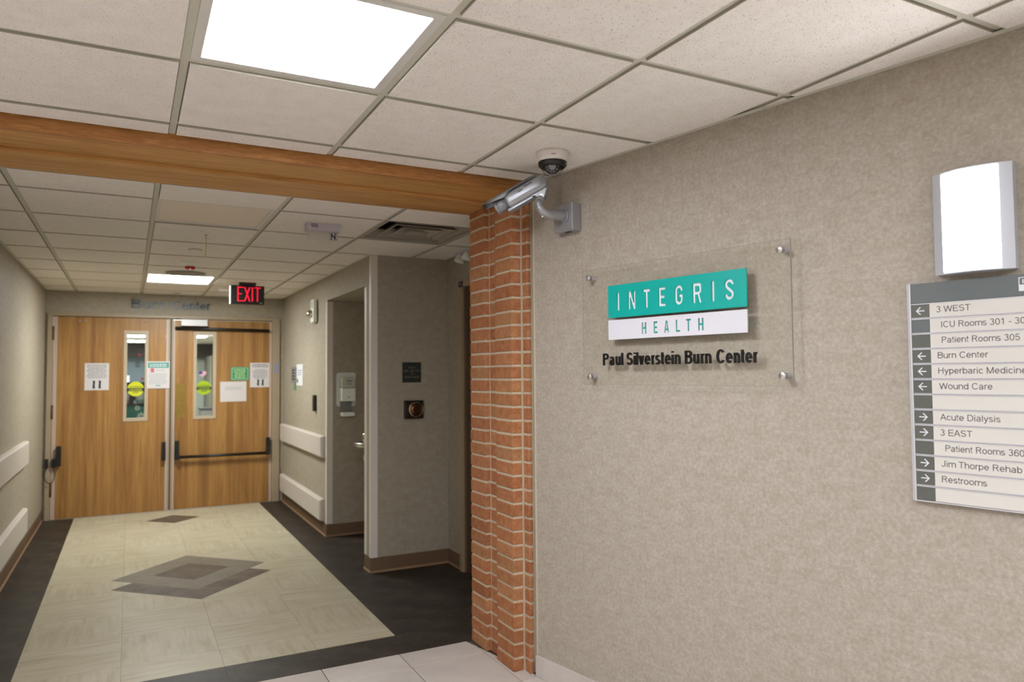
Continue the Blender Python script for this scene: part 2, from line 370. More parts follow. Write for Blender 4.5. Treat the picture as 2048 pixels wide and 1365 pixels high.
# ------------------------------------------------------------------ plain sans lettering drawn with strokes (cap height 1)
def _arc(cx, cz, rx, rz, a0, a1, n_=9): return [(cx+rx*math.cos(math.radians(a0+(a1-a0)*k/n_)), cz+rz*math.sin(math.radians(a0+(a1-a0)*k/n_))) for k in range(n_+1)]
XH = .73
def sans(ch, h, v):
    """h, v: half stroke width across and up. returns advance and strokes: lists of points, or ('q', 4 points)"""
    def leg(a, b, k=1.06): return ('q', [(a[0]-h*k, a[1]), (a[0]+h*k, a[1]), (b[0]+h*k, b[1]), (b[0]-h*k, b[1])])
    def bowl(l, r, b, t): return _arc((l+r)/2, (b+t)/2, (r-l)/2-h, (t-b)/2-v, 90, 450, 28)
    l, r = .07, .71; o = .012
    if ch == ' ': return .39, []
    if ch == '-': return .465, [[(.05, .36), (.415, .36)]]
    if ch == 'o': return .777, [bowl(.045, .73, -o, XH+o)]
    if ch in 'bpdq':
        st = l+h if ch in 'bp' else r-h; z0, z1 = (0, 1.0) if ch in 'bd' else (-.29, XH)
        return .777, [[(st, z0), (st, z1)], bowl(l if ch in 'bp' else .045, .735 if ch in 'bp' else r, -o, XH+o)]
    if ch == 'c': return .70, [_arc(.385, XH/2, .34-h, XH/2+o-v, 42, 318, 22)]
    if ch == 'e': return .777, [[(.05+h*.6, XH/2), (.73-h, XH/2)]+_arc(.39, XH/2, .34-h, XH/2+o-v, 0, 322, 24)]
    if ch == 'a': return .777, [[(.66-h, 0), (.66-h, XH-.26)]+_arc(.37, XH-.23+o, .29-h, .23-v, 0, 160, 10), [(.66-h, XH*.56), (.33, XH*.53)]+_arc(.30, XH*.28, .25-h, XH*.28-v+o, 90, 270, 10)+_arc(.36, .25, .30-h, .25-v+o, -90, -10, 8)]
    if ch == 'n': return .777, [[(l+h, 0), (l+h, XH)], _arc(.395, XH-.27+o, .315-h, .27-v, 165, 0, 10)+[(.71-h, 0)]]
    if ch == 'h': return .777, [[(l+h, 0), (l+h, 1.0)], _arc(.395, XH-.27+o, .315-h, .27-v, 165, 0, 10)+[(.71-h, 0)]]
    if ch == 'm':
        return 1.16, [[(l+h, 0), (l+h, XH)], _arc(.355, XH-.24+o, .285-h+h*.3, .24-v, 165, 0, 9)+[(.585, 0)], _arc(.845, XH-.24+o, .26, .24-v, 165, 0, 9)+[(1.105, 0)]] if h > .03 else []
    if ch == 'u': return .777, [[(r-h, 0), (r-h, XH)], [(l+h, XH)]+_arc(.39, .27-o, .32-h, .27-v, 180, 345, 10)]
    if ch == 'r': return .46, [[(l+h, 0), (l+h, XH)], _arc(.37, XH-.27+o, .30-h, .27-v, 170, 72, 7)]
    if ch == 's':
        return .70, [_arc(.345, XH*.74, .28-h, XH*.26+o-v, 25, 180, 10)+_arc(.345, XH*.74, .28-h, XH*.24-v*.2, 180, 245, 4)[1:]+_arc(.345, XH*.26, .30-h, XH*.24-v*.2, 65, 0, 4)+_arc(.345, XH*.26, .30-h, XH*.26+o-v, 0, -155, 10)[1:]]
    if ch == 't': return .39, [[(.17, .93), (.17, .17)]+_arc(.17+.13, .17, .13, .17-v, 180, 275, 6), [(.03, XH-v), (.36, XH-v)]]
    if ch == 'i': return .31, [[(.155, 0), (.155, XH)], [(.155, .87), (.155, 1.0)]]
    if ch == 'l': return .31, [[(.155, 0), (.155, 1.0)]]
    if ch == 'v': return .70, [leg((.35, 0), (.02+h, XH)), leg((.35, 0), (.68-h, XH))]
    if ch == 'y': return .70, [leg((.36, .02), (.02+h, XH)), leg((.27, -.16), (.68-h, XH)), [(.30, -.12), (.24, -.24+v*.3), (.08, -.28+v)]]
    if ch == 'x': return .70, [leg((.03+h, 0), (.67-h, XH)), leg((.67-h, 0), (.03+h, XH))]
    if ch == 'I': return .39, [[(.195, 0), (.195, 1)]]
    if ch == 'L': return .78, [[(.10+h, 1), (.10+h, v), (.74, v)]]
    if ch == 'T': return .85, [[(.425, 0), (.425, 1)], [(.03, 1-v), (.82, 1-v)]]
    if ch == 'H': return 1.0, [[(.11+h, 0), (.11+h, 1)], [(.89-h, 0), (.89-h, 1)], [(.11+h, .53), (.89-h, .53)]]
    if ch == 'E': return .93, [[(.86, 1-v), (.11+h, 1-v), (.11+h, v), (.88, v)], [(.11+h, .52), (.82, .52)]]
    if ch == 'N': return 1.0, [[(.11+h, 0), (.11+h, 1)], [(.89-h, 0), (.89-h, 1)], leg((.89-h, 0), (.11+h, 1), 1.15)]
    if ch == 'M': return 1.16, [[(.10+h, 0), (.10+h, 1)], [(1.06-h, 0), (1.06-h, 1)], leg((.58, 0), (.10+h*1.2, 1)), leg((.58, 0), (1.06-h*1.2, 1))]
    if ch == 'W': return 1.32, [leg((.34, 0), (.01+h, 1)), leg((.34, 0), (.66, 1)), leg((.98, 0), (.66, 1)), leg((.98, 0), (1.31-h, 1))]
    if ch == 'A': return .93, [leg((.01+h, 0), (.465, 1)), leg((.92-h, 0), (.465, 1)), [(.20, .34), (.73, .34)]]
    if ch == 'D': return 1.0, [[(.11+h, v), (.11+h, 1-v), (.50, 1-v)]+_arc(.50, .5, .44-h, .5-v, 90, -90, 16)+[(.11+h, v)]]
    if ch in 'PRB':
        b = .47 if ch != 'B' else .51
        S = [[(.11+h, 0), (.11+h, 1)], [(.11+h, 1-v), (.58, 1-v)]+_arc(.58, (1+b)/2, .27 if ch == 'P' else .29-h*.2, (1-b)/2-v, 90, -90, 10)+[(.11+h, b+v)]]
        S[1] = [(.11+h, 1-v), (.56, 1-v)]+_arc(.56, (1+b)/2, .32-h, (1-b)/2-v, 90, -90, 12)+[(.11+h, b+v)]
        if ch == 'R': S.append(leg((.92-h, 0), (.56, b+v)))
        if ch == 'B': S.append([(.11+h, b+v*.2), (.57, b+v*.2)]+_arc(.57, (b+v*.2+v)/2, .34-h, (b-v*.8)/2, 90, -90, 12)+[(.11+h, v)])
        return (.93 if ch != 'R' else 1.0), S
    if ch == 'C': return 1.0, [_arc(.52, .5, .46-h, .515-v, 38, 322, 26)]
    if ch == 'O': return 1.08, [bowl(.06, 1.02, -.012, 1.012)]
    if ch == 'U': return 1.0, [[(.11+h, 1)]+_arc(.5, .38, .39-h, .39-v, 180, 360, 14)+[(.89-h, 1)]]
    if ch == 'J': return .70, [[(.59-h, 1)]+_arc(.59-h-(.27-h/2), .29, .27-h/2, .30-v, 0, -165, 12)]
    if ch == 'S': return .93, [_arc(.46, .735, .36-h, .277-v, 22, 180, 12)+_arc(.46, .735, .36-h, .235, 180, 245, 4)[1:]+_arc(.46, .275, .39-h, .235, 65, 0, 4)+_arc(.46, .275, .39-h, .287-v, 0, -160, 12)[1:]]
    if ch == '0': return .777, [_arc(.39, .5, .34-h, .512-v, 90, 450, 28)]
    if ch == '1': return .777, [[(.44, 0), (.44, 1)], [(.41, .94), (.32, .82), (.17, .74)]]
    if ch == '3': return .777, [_arc(.37, .76, .29-h, .252-v, 160, -75, 14)+_arc(.37, .27, .33-h, .282-v, 75, -165, 16)]
    if ch == '4': return .777, [[(.54, 0), (.54, .97), (.07, .32), (.07, .24), (.74, .24)]]
    if ch == '5': return .777, [[(.65, 1-v), (.20, 1-v), (.13, .50)]+_arc(.38, .325, .33-h, .337-v, 130, -160, 18)]
    if ch == '6': return .777, [bowl(.06, .73, -.012, .65), [(.06+h, .33)]+_arc(.42, .55, .36-h, .46-v, 185, 35, 12)]
    raise KeyError(ch)
def sign_text(body, x0, x1, zb, cap, y, mat, parent, name='lettering', depth=.001, weight=.125, wz=None, width=None):
    """stroke lettering facing -y, baseline zb; fitted to x0..x1 or, with width, that many caps per unit"""
    wz = wz or weight; x = 0; items = []
    hx = weight/2
    if width is None:                         # fit: stroke width stays true after the squeeze
        for _ in range(5):
            X = []; x = 0
            for ch in body:
                adv, S = sans(ch, hx, wz/2)
                for s_ in S: X += [x+p[0] for p in (s_[1] if s_[0] == 'q' else s_)]
                x += adv
            sx = (x1-x0)/(max(X)-min(X)+2*hx); hx = min(weight/2*cap/sx, .17)
        off = x0-(min(X)-hx)*sx
    else:
        sx = cap*width; hx = weight/2/width; S = sans(body[0], hx, wz/2)[1]; X = [p[0] for s_ in S for p in (s_[1] if s_[0] == 'q' else s_)]; off = x0-min(X)*sx+hx*sx
    g = G(); x = 0
    for ch in body:
        adv, S = sans(ch, hx, wz/2)
        for s_ in S:
            if s_[0] == 'q':
                P = [(off+(x+p[0])*sx, zb+p[1]*cap) for p in s_[1]]; n_ = 4
                g.add([(a, y-depth, b) for a, b in P]+[(a, y, b) for a, b in P], [(0, 1, 2, 3)]+[(i, 4+i, 4+(i+1) % 4, (i+1) % 4) for i in range(4)])
            else:
                o_ = stroke_outline(s_, 2*hx, wz); m_ = len(s_); Lf, Rt = o_
                V = [(off+(x+p[0])*sx, y-depth, zb+p[1]*cap) for p in Lf+Rt]; V += [(a, y, c) for a, _, c in V]; K = 2*m_
                F = [(i, i+1, m_+i+1, m_+i) for i in range(m_-1)]+[(i, i+1, K+i+1, K+i) for i in range(m_-1)]+[(m_+i, m_+i+1, K+m_+i+1, K+m_+i) for i in range(m_-1)]+[(0, m_, K+m_, K), (m_-1, 2*m_-1, K+2*m_-1, K+m_-1)]
                g.add(V, F)
        x += adv
    return g.build(name, mat, parent)
def stroke_outline(pts, wx, wz):
    n_ = len(pts); Lf, Rt = [], []; closed = math.hypot(pts[0][0]-pts[-1][0], pts[0][1]-pts[-1][1]) < 1e-4
    def nrm(a, b):
        dx, dz = (b[0]-a[0])/wx, (b[1]-a[1])/wz; l = math.hypot(dx, dz) or 1; return -dz/l, dx/l
    for i in range(n_):
        if i == 0: n1, n2 = (nrm(pts[-2], pts[-1]) if closed else nrm(pts[0], pts[1])), nrm(pts[0], pts[1])
        elif i == n_-1: n1, n2 = nrm(pts[-2], pts[-1]), (nrm(pts[0], pts[1]) if closed else nrm(pts[-2], pts[-1]))
        else: n1, n2 = nrm(pts[i-1], pts[i]), nrm(pts[i], pts[i+1])
        k = min(1/max(1+n1[0]*n2[0]+n1[1]*n2[1], .3), 1.2); nx, nz = (n1[0]+n2[0])*k, (n1[1]+n2[1])*k
        Lf.append((pts[i][0]+nx*wx/2, pts[i][1]+nz*wz/2)); Rt.append((pts[i][0]-nx*wx/2, pts[i][1]-nz*wz/2))
    return Lf, Rt
def disc(name, x, z, r, y, mat, parent, t=.001, n=32):
    return G().prism([(x+r*math.cos(2*PI*i/n), z+r*math.sin(2*PI*i/n)) for i in range(n)], y-t, y).build(name, mat, parent)
def rrect(x0, x1, z0, z1, r, n=5):
    P = []
    for cx, cz, a in ((x1-r, z0+r, -PI/2), (x1-r, z1-r, 0), (x0+r, z1-r, PI/2), (x0+r, z0+r, PI)):
        P += [(cx+r*math.cos(a+PI/2*i/n), cz+r*math.sin(a+PI/2*i/n)) for i in range(n+1)]
    return P

# ------------------------------------------------------------------ layout numbers (metres)
SA = math.radians(11.4525); NW = Vector((math.cos(SA), math.sin(SA), 0)); UW = Vector((math.sin(SA), -math.cos(SA), 0)); DW = 2.4131
O_SIGN = NW*DW; RZ_SIGN = -(PI/2-SA)       # local x along the wall to the right, y into the wall
XL, XR, XA, XS = -.790, 1.637, 2.14, 2.268  # corridor left wall, right wall, alcove back, side wall
YB, YA, YN, YF = 9.06, 6.83, 5.60, 5.43     # door wall, alcove far face, alcove near jamb, face with push button
ZC, ZL = 2.427, 2.480                        # corridor ceiling, lobby ceiling
ZT = 2.8
LX0, LY0 = -2.6, -2.6                        # lobby extents behind the camera

# ------------------------------------------------------------------ floor
floor = box('floor', LX0-.1, 3.2, LY0-.1, 9.2, -.12, -.004, 'grout'); tag(floor, 'marble lobby floor meeting a patterned vinyl corridor floor', kind='structure')
P0, PX, YM = -.490, .473, 3.805              # pale field origin, tile pitch, marble edge
wallclip = lambda poly: clip(poly, NW, DW)
def rect(x0, x1, y0, y1): return [(x0, y0), (x1, y0), (x1, y1), (x0, y1)]
ybase = 4.345
yl = [4.083]+[ybase+PX*i for i in range(10)]; yl = [y for y in yl if y < 9.0]+[9.045]
g_ = .0006
for c in range(4):
    x0, x1 = P0+PX*c, P0+PX*(c+1)
    if c == 0: x0 = -.497
    if c == 3: x1 = 1.372
    for r in range(len(yl)-1):
        slab('pale_tile', rect(x0+g_, x1-g_, yl[r]+g_, yl[r+1]-g_), -.004, 0, 'pale_x' if (r+c) % 2 else 'pale_y', floor)
# dark border tiles around the pale field
yd = [YM, 4.083]+[ybase+PX*i for i in range(-0, 10)]; yd = [y for y in yd if y < 9.0]+[9.06]
for r in range(len(yd)-1):
    cols = [(-.79, -.497), (1.372, 1.845), (1.845, 2.3)]
    if r == 0: cols = [(-.79, -.497)]+[(P0+PX*i+(-.007 if i == 0 else 0), P0+PX*(i+1)) for i in range(4)]+[(P0+PX*4, 1.845), (1.845, 2.3)]
    for a, b in cols:
        slab('dark_tile', rect(a+.0003, b-.0003, yd[r]+.0003, yd[r+1]-.0003), -.004, 0, 'dark', floor)
def dia(cx, cy_, rx, ry): return [(cx, cy_-ry), (cx+rx, cy_), (cx, cy_+ry), (cx-rx, cy_)]
slab('brown_diamond', dia(.446, 5.90, .541, .53), -.003, .0006, 'diamond_brown', floor)
slab('grey_diamond', dia(.444, 6.17, .540, .548), -.003, .0011, 'diamond_grey', floor)
slab('brown_diamond', dia(.446, 6.165, .266, .267), -.003, .0016, 'diamond_brown', floor)
slab('brown_diamond', dia(.431, 8.49, .257, .239), -.003, .0006, 'diamond_brown', floor)
mx = [1.714-.4145*i for i in range(-3, 12)][::-1]; my = [3.805, 3.605]+[3.605-.411*i for i in range(1, 16)]
for i in range(len(mx)-1):
    for j in range(len(my)-1):
        p = wallclip(rect(mx[i]+.0022, mx[i+1]-.0022, my[j+1]+.0022, my[j]-.0022))
        if len(p) > 2: slab('marble_tile', p, -.004, 0, 'marble', floor, .0008, False)

# ------------------------------------------------------------------ walls
def wall(name, x0, x1, y0, y1, z0, z1, mat, label):
    o = box(name, x0, x1, y0, y1, z0, z1, mat); tag(o, label, kind='structure'); return o
wall('wall_left', XL-.12, XL, 3.82, 9.2, 0, ZT, 'wall_corr', 'corridor left wall with vinyl wallcovering')
# door wall: around the double doors
bw = empty('wall_back', label='wall above and beside the double doors', kind='structure')
box('wall_panel', XL, -.768, YB, YB+.14, 0, ZT, 'wall_corr', bw); box('wall_panel', 1.597, XR+.1, YB, YB+.14, 0, ZT, 'wall_corr', bw)
box('wall_panel', -.768, 1.597, YB, YB+.14, 2.178, ZT, 'wall_corr', bw)
rw = empty('wall_right', label='corridor right wall with an alcove opening', kind='structure')
box('wall_panel', XR, XS+.1, YA, YB, 0, ZT, 'wall_corr', rw)                       # beyond the alcove
box('wall_panel', XR, XS+.1, YN, YA, 2.195, ZT, 'wall_corr', rw)                    # alcove head
box('wall_panel', XA, XS+.1, YN, YA, 0, 2.195, 'wall_corr', rw)                     # alcove back
box('wall_panel', XR, XS+.1, YF, YN, 0, ZT, 'wall_corr', rw)                        # near block with the push button
sw = empty('wall_side', label='short side wall with a door near the brick pillar', kind='structure')
box('wall_panel', XS, XS+.1, 5.165, YF, 0, ZT, 'wall_corr', sw); box('wall_panel', XS, XS+.1, 4.02, 5.165, 2.215, ZT, 'wall_corr', sw)
box('wall_panel', XS, XS+.1, 3.0, 4.02, 0, ZT, 'wall_corr', sw)
ws = empty('wall_sign', O_SIGN, RZ_SIGN, 'long lobby wall with beige mottled vinyl wallcovering', kind='structure')
box('wall_panel', -2.775, 3.4, 0, .13, 0, ZT, 'wall_sign', ws)
box('edge_trim', -2.787, -2.775, -.002, .13, .10, 2.48, 'mortar', ws)
wall('wall_lobby_left', LX0-.1, LX0, LY0, 3.82, 0, ZT, 'wall_plain', 'lobby wall far to the left')
wall('wall_lobby_rear', LX0, 3.4, LY0-.1, LY0, 0, ZT, 'wall_plain', 'lobby wall behind the viewer')
wall('wall_lobby_front', LX0, XL, 3.24, 3.82, 0, ZT, 'wall_plain', 'lobby wall beside the corridor mouth')

# ------------------------------------------------------------------ ceilings
def ceiling(name, label, xs, ys, z, mat, holes, clipf, wall_angle, ybounds, tees_x, tees_y):
    top = mesh(name, boxv(xs[0]-.3, xs[-1]+.3, ys[0]-.2, ys[-1]+.2, z+.12, z+.2), BF, 'wall_plain'); tag(top, label, kind='structure')
    m = .0145
    for i in range(len(xs)-1):
        for j in range(len(ys)-1):
            if (i, j) in holes: continue
            p = clipf(rect(xs[i]+m, xs[i+1]-m, ys[j]+m, ys[j+1]-m))
            if len(p) < 3: continue
            if max(q[0] for q in p)-min(q[0] for q in p) < .02 or max(q[1] for q in p)-min(q[1] for q in p) < .02: continue
            o = slab('ceiling_tile', p, z-.008, z+.016, mat, top, .0012); o.data.materials.append(M['tile_edge'])
            for q in o.data.polygons[2:]: q.material_index = 1
    for x in tees_x:
        p = clipf(rect(x-.0125, x+.0125, ys[0], ys[-1]))
        if len(p) > 2: slab('grid_tee', p, z+.0003, z+.004, 'tee', top)
    for y in tees_y:
        for i in range(len(xs)-1):
            p = clipf(rect(xs[i]+.0125, xs[i+1]-.0125, y-.0125, y+.0125))
            if len(p) > 2: slab('cross_tee', p, z+.0006, z+.004, 'tee', top)
    return top
PL = .6325
lx = [LX0]+[.140+PL*i for i in range(-4, 5)]; ly = [LY0]+[2.43+PL*j for j in range(-7, 2)]+[3.213]
lx = sorted(x for x in lx if x >= LX0); ly = sorted(y for y in ly if y >= LY0)
def cell(xs, ys, x, y): return next((i, j) for i in range(len(xs)-1) for j in range(len(ys)-1) if xs[i] <= x < xs[i+1] and ys[j] <= y < ys[j+1])
lamps = [(.45, 2.1), (.45, -.42), (-1.45, .85), (1.7, -1.0)]
lh = [cell(lx, ly, *p) for p in lamps]
ceil_l = ceiling('ceiling', 'lobby ceiling of square fissured tiles in a metal grid', lx, ly, ZL, 'tile', lh, wallclip, True, None, lx[1:], ly[1:-1])
tag(slab('wall_angle', [(1.79, 3.213), (1.81, 3.213), (3.0, -2.6), (2.96, -2.6)], ZL-.009, ZL-.006, 'tee', ceil_l))
fx = [XL]+[-.508+.6185*i for i in range(0, 5)]+[XS]; fy = [3.82]+[4.18+.6325*i for i in range(0, 8)]+[YB]
def cclip(p):
    x1 = max(q[0] for q in p); y0 = min(q[1] for q in p)
    if y0 >= YF-.001: return clip(p, (1, 0), XR)
    if max(q[1] for q in p) > YF and x1 > XR:
        if min(q[0] for q in p) > XR: return clip(p, (0, 1), YF)
    return p
far_lamp = (.42, 7.6); far_off = (.42, 4.4); vent = (1.6, 4.4)
fh = [cell(fx, fy, *p) for p in (far_lamp, far_off, vent)]
ceil_c = ceiling('ceiling', 'lower corridor ceiling of square tiles in a metal grid', fx, fy, ZC, 'tile_far', fh, cclip, True, None, fx[1:-1], fy[1:-1])
# make the tile that meets the wall corner L shaped: extra strip beyond the face of the push button wall
box('wall_angle', XL, XL+.018, 3.82, YB, ZC-.010, ZC-.006, 'tee', ceil_c)
box('wall_angle', XR-.018, XR, YF, YB, ZC-.010, ZC-.006, 'tee', ceil_c)
box('wall_angle', XL, XR, YB-.015, YB, ZC-.010, ZC-.006, 'tee', ceil_c)

def ceil_light(xs, ys, ij, z, lensmat, label, w_=.03, name='ceiling_light', group=None):
    i, j = ij; x0, x1, y0, y1 = xs[i]+.013, xs[i+1]-.013, ys[j]+.013, ys[j+1]-.013
    t = empty(name, ((x0+x1)/2, (y0+y1)/2, z), 0, label, 'light', group); a, b = (x1-x0)/2, (y1-y0)/2
    g = G(); g.box(-a, -a+w_, -b, b, -.002, .02).box(a-w_, a, -b, b, -.002, .02).box(-a+w_, a-w_, -b, -b+w_, -.002, .02).box(-a+w_, a-w_, b-w_, b, -.002, .02)
    g.build('frame', 'white_metal', t)
    box('diffuser', -a+w_, a-w_, -b+w_, b-w_, .003, .012, lensmat, t)
    box('housing', -a, a, -b, b, .021, .07, 'white_metal', t)
    return t
ceil_light(lx, ly, lh[0], ZL, 'lens_lobby', 'large square lit ceiling panel in the lobby, before the wooden beam')
ceil_light(lx, ly, lh[1], ZL, 'lens_lobby', 'square lit ceiling panel behind the viewer, in line with the front one')
ceil_light(lx, ly, lh[2], ZL, 'lens_lobby', 'square lit ceiling panel at the far left of the lobby')
ceil_light(lx, ly, lh[3], ZL, 'lens_lobby', 'square lit ceiling panel near the directory wall behind the viewer')
ceil_light(fx, fy, fh[0], ZC, 'lens_corr', 'lit white ceiling panel in the corridor before the double doors', .022)
ceil_light(fx, fy, fh[1], ZC, 'lens_off', 'unlit beige ceiling panel just behind the wooden beam', .02)

# ceiling air vent with nested square vanes
i, j = fh[2]; vx0, vx1, vy0, vy1 = fx[i]+.013, fx[i+1]-.013, fy[j]+.013, fy[j+1]-.013
t = empty('ceiling_vent', ((vx0+vx1)/2, (vy0+vy1)/2, ZC), 0, 'square ceiling air vent with nested louvres beside the brick pillar', 'vent')
hx, hy = (vx1-vx0)/2, (vy1-vy0)/2
g = G()
for (a, b, c, d) in ((-hx, -hx+.02, -hy, hy), (hx-.02, hx, -hy, hy), (-hx+.02, hx-.02, -hy, -hy+.02), (-hx+.02, hx-.02, hy-.02, hy)): g.box(a, b, c, d, -.004, .004)
g.build('frame', 'vane', t)
def ring(r_out, r_in, z_out, z_in, th=.002):
    v = []
    for (r, z) in ((r_out, z_out), (r_in, z_in), (r_in, z_in+th), (r_out, z_out+th)):
        k = r/.3; v += [(-k*hx, -k*hy, z), (k*hx, -k*hy, z), (k*hx, k*hy, z), (-k*hx, k*hy, z)]
    f = []
    for a in range(4):
        n_ = (a+1) % 4
        for q in range(4): f.append((a*4+q, a*4+(q+1) % 4, n_*4+(q+1) % 4, n_*4+q))
    return G().add(v, f)
for (ro, ri, zo, zi) in ((.29, .225, .000, .050), (.205, .150, -.004, .045), (.135, .090, -.004, .040)):
    ring(ro, ri, zo, zi).build('vane', 'vane', t)
    ring(ro+.006, ro-.006, zo-.001, zo-.001).build('vane_lip', 'vane', t)
box('centre_plate', -.065/.3*hx, .065/.3*hx, -.065/.3*hy, .065/.3*hy, -.006, -.002, 'vane', t)
g = G(); g.box(-hx+.002, hx-.002, -hy+.002, hy-.002, .104, .110)
for (a, b, c, d) in ((-hx+.002, -hx+.004, -hy, hy), (hx-.004, hx-.002, -hy, hy), (-hx, hx, -hy+.002, -hy+.004), (-hx, hx, hy-.004, hy-.002)): g.box(a, b, c, d, .006, .104)
g.build('duct', 'duct', t)

# ------------------------------------------------------------------ wooden beam
t = empty('wooden_beam', (0, 3.5, 2.4), 0, 'long stained pine beam of boards spanning the corridor mouth onto the brick pillar', 'beam')
def bb(name, y0, y1, z0, z1, mat, b=.0015): return box(name, XL, 2.26, y0-3.5, y1-3.5, z0-2.4, z1-2.4, mat, t, b)
bb('fascia_board', 3.215, 3.236, 2.420, 2.56, 'beam_face'); bb('soffit_board', 3.237, 3.53, 2.431, 2.456, 'beam_wood')
bb('soffit_board', 3.512, 3.802, 2.4165, 2.4305, 'beam_wood'); bb('back_board', 3.803, 3.82, 2.4175, 2.56, 'beam_wood')
bb('beam_core', 3.237, 3.802, 2.458, 2.70, 'beam_wood', 0)

# ------------------------------------------------------------------ brick pillar
t = empty('brick_pillar', (1.9, 3.5, 0), 0, 'stepped orange brick pillar with pale mortar under the wooden beam', 'pillar')
CH, JT = .07009, .0115
def brick_mesh(x0, x1, y0, y1, z0, z1):
    return boxv(x0, x1, y0, y1, z0, z1)
kb = 0; z = .001
while z < 2.405:
    z1 = min(z+CH-JT, 2.4155)
    for (a, b, c, d) in ((1.7265, 1.98, 3.612, 3.803), (1.7535, 1.98, 3.492, 3.600), (1.7285, 1.790, 3.297, 3.486), (1.7905, 1.812, 3.240, 3.290)):
        jx, jy, jz = (random.uniform(-.0016, .0016) for _ in range(3))
        g = G().box(a+jx-1.9, b-1.9, c+jy*.6-3.5, d+jy*.6-3.5, z+.0005, z1+jz*.3)
        if b == 1.790: g = G().box(a+jx-1.9, b-.0045-1.9+jz*.5, c+jy*.6-3.5, d-3.5, z+.0005, z1+jz*.3)
        o = g.build('brick', 'brick', t, .0022, 1)
    z += CH
g = G().box(1.7305-1.9, 1.975-1.9, 3.616-3.5, 3.799-3.5, 0, 2.4155).box(1.757-1.9, 1.975-1.9, 3.30-3.5, 3.62-3.5, 0, 2.4155)
g.box(1.7330-1.9, 1.84-1.9, 3.3015-3.5, 3.4835-3.5, 0, 2.4155).box(1.7945-1.9, 1.83-1.9, 3.2445-3.5, 3.31-3.5, 0, 2.4155)
g.box(1.785-1.9, 1.792-1.9, 3.2975-3.5, 3.31-3.5, 0, 2.4155)
g.build('mortar', 'mortar', t)

# ------------------------------------------------------------------ double doors
YD = 9.05
d1 = empty('door_1', (0, YD, 0), 0, 'left light oak door leaf with a narrow window', kind='structure')
d2 = empty('door_2', (0, YD, 0), 0, 'right light oak door leaf with a crash bar', kind='structure')
def leaf(d, x0, x1, z1, wx0, wx1, wz0, wz1):
    g = G(); g.box(x0, wx0+.03, 0, .045, .006, z1).box(wx1-.03, x1, 0, .045, .006, z1).box(wx0+.03, wx1-.03, 0, .045, .006, wz0+.03).box(wx0+.03, wx1-.03, 0, .045, wz1-.03, z1)
    g.build('leaf', 'door_wood', d)
    f = G(); f.box(wx0, wx0+.034, -.008, .053, wz0, wz1).box(wx1-.034, wx1, -.008, .053, wz0, wz1).box(wx0+.034, wx1-.034, -.008, .053, wz0, wz0+.036).box(wx0+.034, wx1-.034, -.008, .053, wz1-.036, wz1)
    wf = f.build('window_frame', 'vision', d, .002)
    box('pane', wx0+.034, wx1-.034, .018, .024, wz0+.036, wz1-.036, 'glass', wf)
leaf(d1, -.672, .362, 2.140, -.055, .187, 1.004, 2.002)
leaf(d2, .460, 1.478, 2.132, .648, .889, 1.004, 2.005)
box('edge_strip', -.712, -.674, -.002, .045, .006, 2.140, 'frame_pink', d1); box('edge_strip', .364, .392, -.002, .045, .006, 2.138, 'frame_pink', d1)
box('edge_strip', .438, .458, -.002, .045, .006, 2.132, 'frame_pink', d2); box('edge_strip', 1.480, 1.506, -.002, .045, .006, 2.132, 'frame_pink', d2)
t3 = empty('trim_1', (0, YD, 0), 0, 'taupe steel frame around the double doors', kind='structure')
g = G(); g.box(-.766, -.716, -.02, .12, 0, 2.178).box(1.510, 1.596, -.02, .12, 0, 2.178).box(-.716, 1.510, -.02, .12, 2.146, 2.178)
g.build('door_frame', 'frame', t3, .003)
box('frame_shadow_gap', -.714, 1.508, .004, .05, 2.1415, 2.146, 'black_soft', t3)
g = G(); g.box(.394, .408, .004, .05, 0, 2.145).box(.420, .436, .004, .05, 0, 2.145); g.build('mullion_edge', 'frame', t3)
box('mullion_gap', .408, .420, .012, .05, 0, 2.145, 'black_soft', t3)
box('threshold', -.71, 1.505, -.004, .06, 0, .005, 'steel', t3)
# studs
for x, z in ((-.474, 2.103), (-.421, 2.102), (.155, 2.098)): G().lathe((x, 0, z), (0, -1, 0), [(.011, 0), (.010, .003), (0, .004)], 16).build('stud', 'steel', d1)
for x, z in ((.864, 2.095), (1.201, 2.093)): G().lathe((x, 0, z), (0, -1, 0), [(.011, 0), (.010, .003), (0, .004)], 16).build('stud', 'steel', d2)
# hinges
for z0, z1 in ((1.886, 2.033), (1.055, 1.202), (.242, .395)):
    h = box('hinge', -.729, -.703, -.016, -.0025, z0, z1, 'bronze', d1, .003); G().cyl((-.716, -.018, z0), (0, 0, 1), .008, z1-z0, 12).build('hinge_pin', 'bronze', h)
# push handle ends
def rod_handle(d, x0, x1, z0, z1):
    h = box('handle', x0, x1, -.055, -.022, z0, z1, 'black', d, .006)
    for zz in (z0+.03, z1-.03): box('handle_foot', x0+.008, x1-.008, -.023, -.0005, zz-.012, zz+.012, 'black', h)
    return h
rod_handle(d1, -.666, -.621, .562, .771); rod_handle(d1, .329, .371, .560, .768)
box('cable_block', -.706, -.664, -.05, -.003, .551, .640, 'black', d1, .004)
box('cable_block', -.766, -.733, -.05, -.021, .551, .643, 'black', t3, .004)
pts = [(-.750, -.035, .552), (-.762, -.036, .51), (-.767, -.04, .47), (-.757, -.045, .425), (-.738, -.047, .398), (-.716, -.047, .390), (-.696, -.047, .40), (-.682, -.044, .432), (-.676, -.04, .48), (-.680, -.036, .52), (-.687, -.03, .552)]
G().tube(pts, .0042, 8).build('armoured_cable', 'black_soft', d1)
